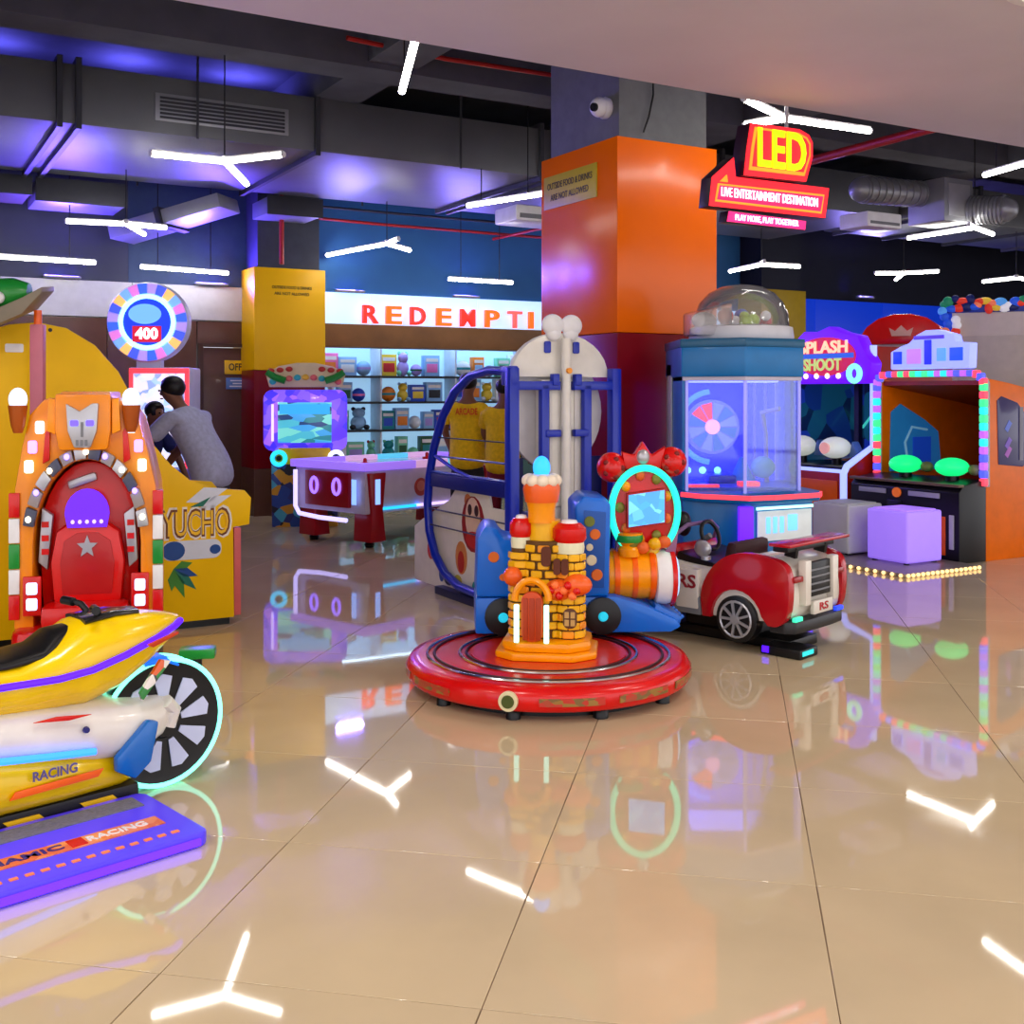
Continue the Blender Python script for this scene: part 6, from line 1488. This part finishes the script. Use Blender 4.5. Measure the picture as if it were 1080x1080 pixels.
for k in range(40):
    t = k / 39; x = -0.70 + 1.5 * t; z = 2.44 + rq.uniform(-0.02, 0.09) * (1.2 - t * 0.7)
    c_ = tc_[rq.randrange(8)]
    MB().ball((x, -0.03, z), (rq.uniform(0.04, 0.075), 0.03, rq.uniform(0.035, 0.065)), 10, 8).build('topper_figure', M('tpf_%d_%d' % (c_[0], c_[1]), c_, 0.35, emit=0.25), tpc)
for k, (x, z, c_) in enumerate(((-0.70, 2.34, 0), (-0.66, 2.26, 0), (-0.58, 2.30, 4), (-0.57, 2.24, 4), (-0.69, 2.17, 7), (-0.58, 2.17, 1), (-0.72, 2.40, 2))):
    c_ = tc_[c_]
    MB().ball((x, -0.05, z), (0.05, 0.03, 0.05), 10, 8).build('topper_figure', M('tpf_%d_%d' % (c_[0], c_[1]), c_, 0.35, emit=0.25), tpc)

# ---- hanging LED sign
QX, QY = 1.62, 7.27
sg = thing('hanging_sign', 'red and yellow illuminated LED sign hanging from the ceiling by the column', 'sign', (QX, QY, 0), STORE_RZ)
def spx(px, py):
    k = (px - 540) / F
    x = (k * QY - QX) / (0.866 - 0.5 * k)
    return (x, CH + (HZ - py) / F * (QY + 0.5 * x))
def inset(poly, d):
    cx = sum(p[0] for p in poly) / len(poly); cz = sum(p[1] for p in poly) / len(poly)
    w_ = max(p[0] for p in poly) - min(p[0] for p in poly); h_ = max(p[1] for p in poly) - min(p[1] for p in poly)
    return [(cx + (x - cx) * (1 - 2 * d / w_), cz + (z - cz) * (1 - 2 * d / h_)) for x, z in poly]
SRED = E('sign_red', (255, 34, 48), 1.0); SOR = E('sign_orange', (255, 140, 40), 1.0); SYE = E('sign_yellow', (190, 245, 10), 0.85); SWH = E('sign_white', (240, 236, 255), 1.2); SPK = E('sign_pink', (250, 40, 120), 0.95)
CASE = M('sign_case_dark', (40, 12, 26), 0.4)
blk = [spx(*q) for q in [(777, 187), (780, 158), (784, 131), (836, 138), (846, 144), (850, 152), (850, 168), (843, 194)]]
ban = [spx(*q) for q in [(745, 218), (748, 187), (771, 166), (773, 187), (872, 199), (868, 231)]]
low = [spx(*q) for q in [(766, 234), (768, 222), (850, 233), (849, 243)]]
def board(poly, nm, y0, y1, face):
    o = MB().prism(poly, y0, y1, 'xz').build(nm + '_case', CASE, sg, 0.006)
    MB().prism(inset(poly, 0.004), y0 - 0.006, y0, 'xz').build(nm + '_face', face, o)
    return o
b1 = board(blk, 'logo', -0.06, 0.06, SRED)
MB().prism(inset(blk, 0.035), -0.071, -0.066, 'xz').build('outline', SOR, b1)
MB().prism(inset(blk, 0.055), -0.075, -0.071, 'xz').build('inner_face', SRED, b1)
cx, cz = spx(815, 163)
text('LED', 0.35, 0.006, SYE, b1, (cx, -0.085, cz), bold=0.018, width=0.42)
b2 = board(ban, 'banner', -0.02, 0.08, SRED)
bn = [spx(*q) for q in [(751, 213), (754, 194), (866, 206), (863, 226)]]
MB().prism(bn, -0.031, -0.026, 'xz').build('outline', SOR, b2)
MB().prism(inset(bn, 0.014), -0.035, -0.031, 'xz').build('inner_face', E('sign_crimson', (226, 30, 90), 0.9), b2)
MB().prism([spx(*q) for q in [(756, 192), (763, 185), (764, 193)]], -0.035, -0.026, 'xz').build('spark', SOR, b2)
cx, cz = spx(808.5, 209.5)
text('LIVE ENTERTAINMENT DESTINATION', 0.085, 0.004, SWH, b2, (cx, -0.042, cz), bold=0.0, width=0.84)
b3 = board(low, 'tagline', 0.0, 0.08, SPK)
cx, cz = spx(808, 233)
text('PLAY MORE, PLAY TOGETHER', 0.055, 0.004, SWH, b3, (cx, -0.012, cz), bold=0.0, width=0.55)
rx, rz_ = spx(833, 138)
MB().cyl((rx, 0.03, rz_ - 0.02), (rx, 0.03, 4.6), 0.012, n=10).build('hanger_rod', SILVER, sg)
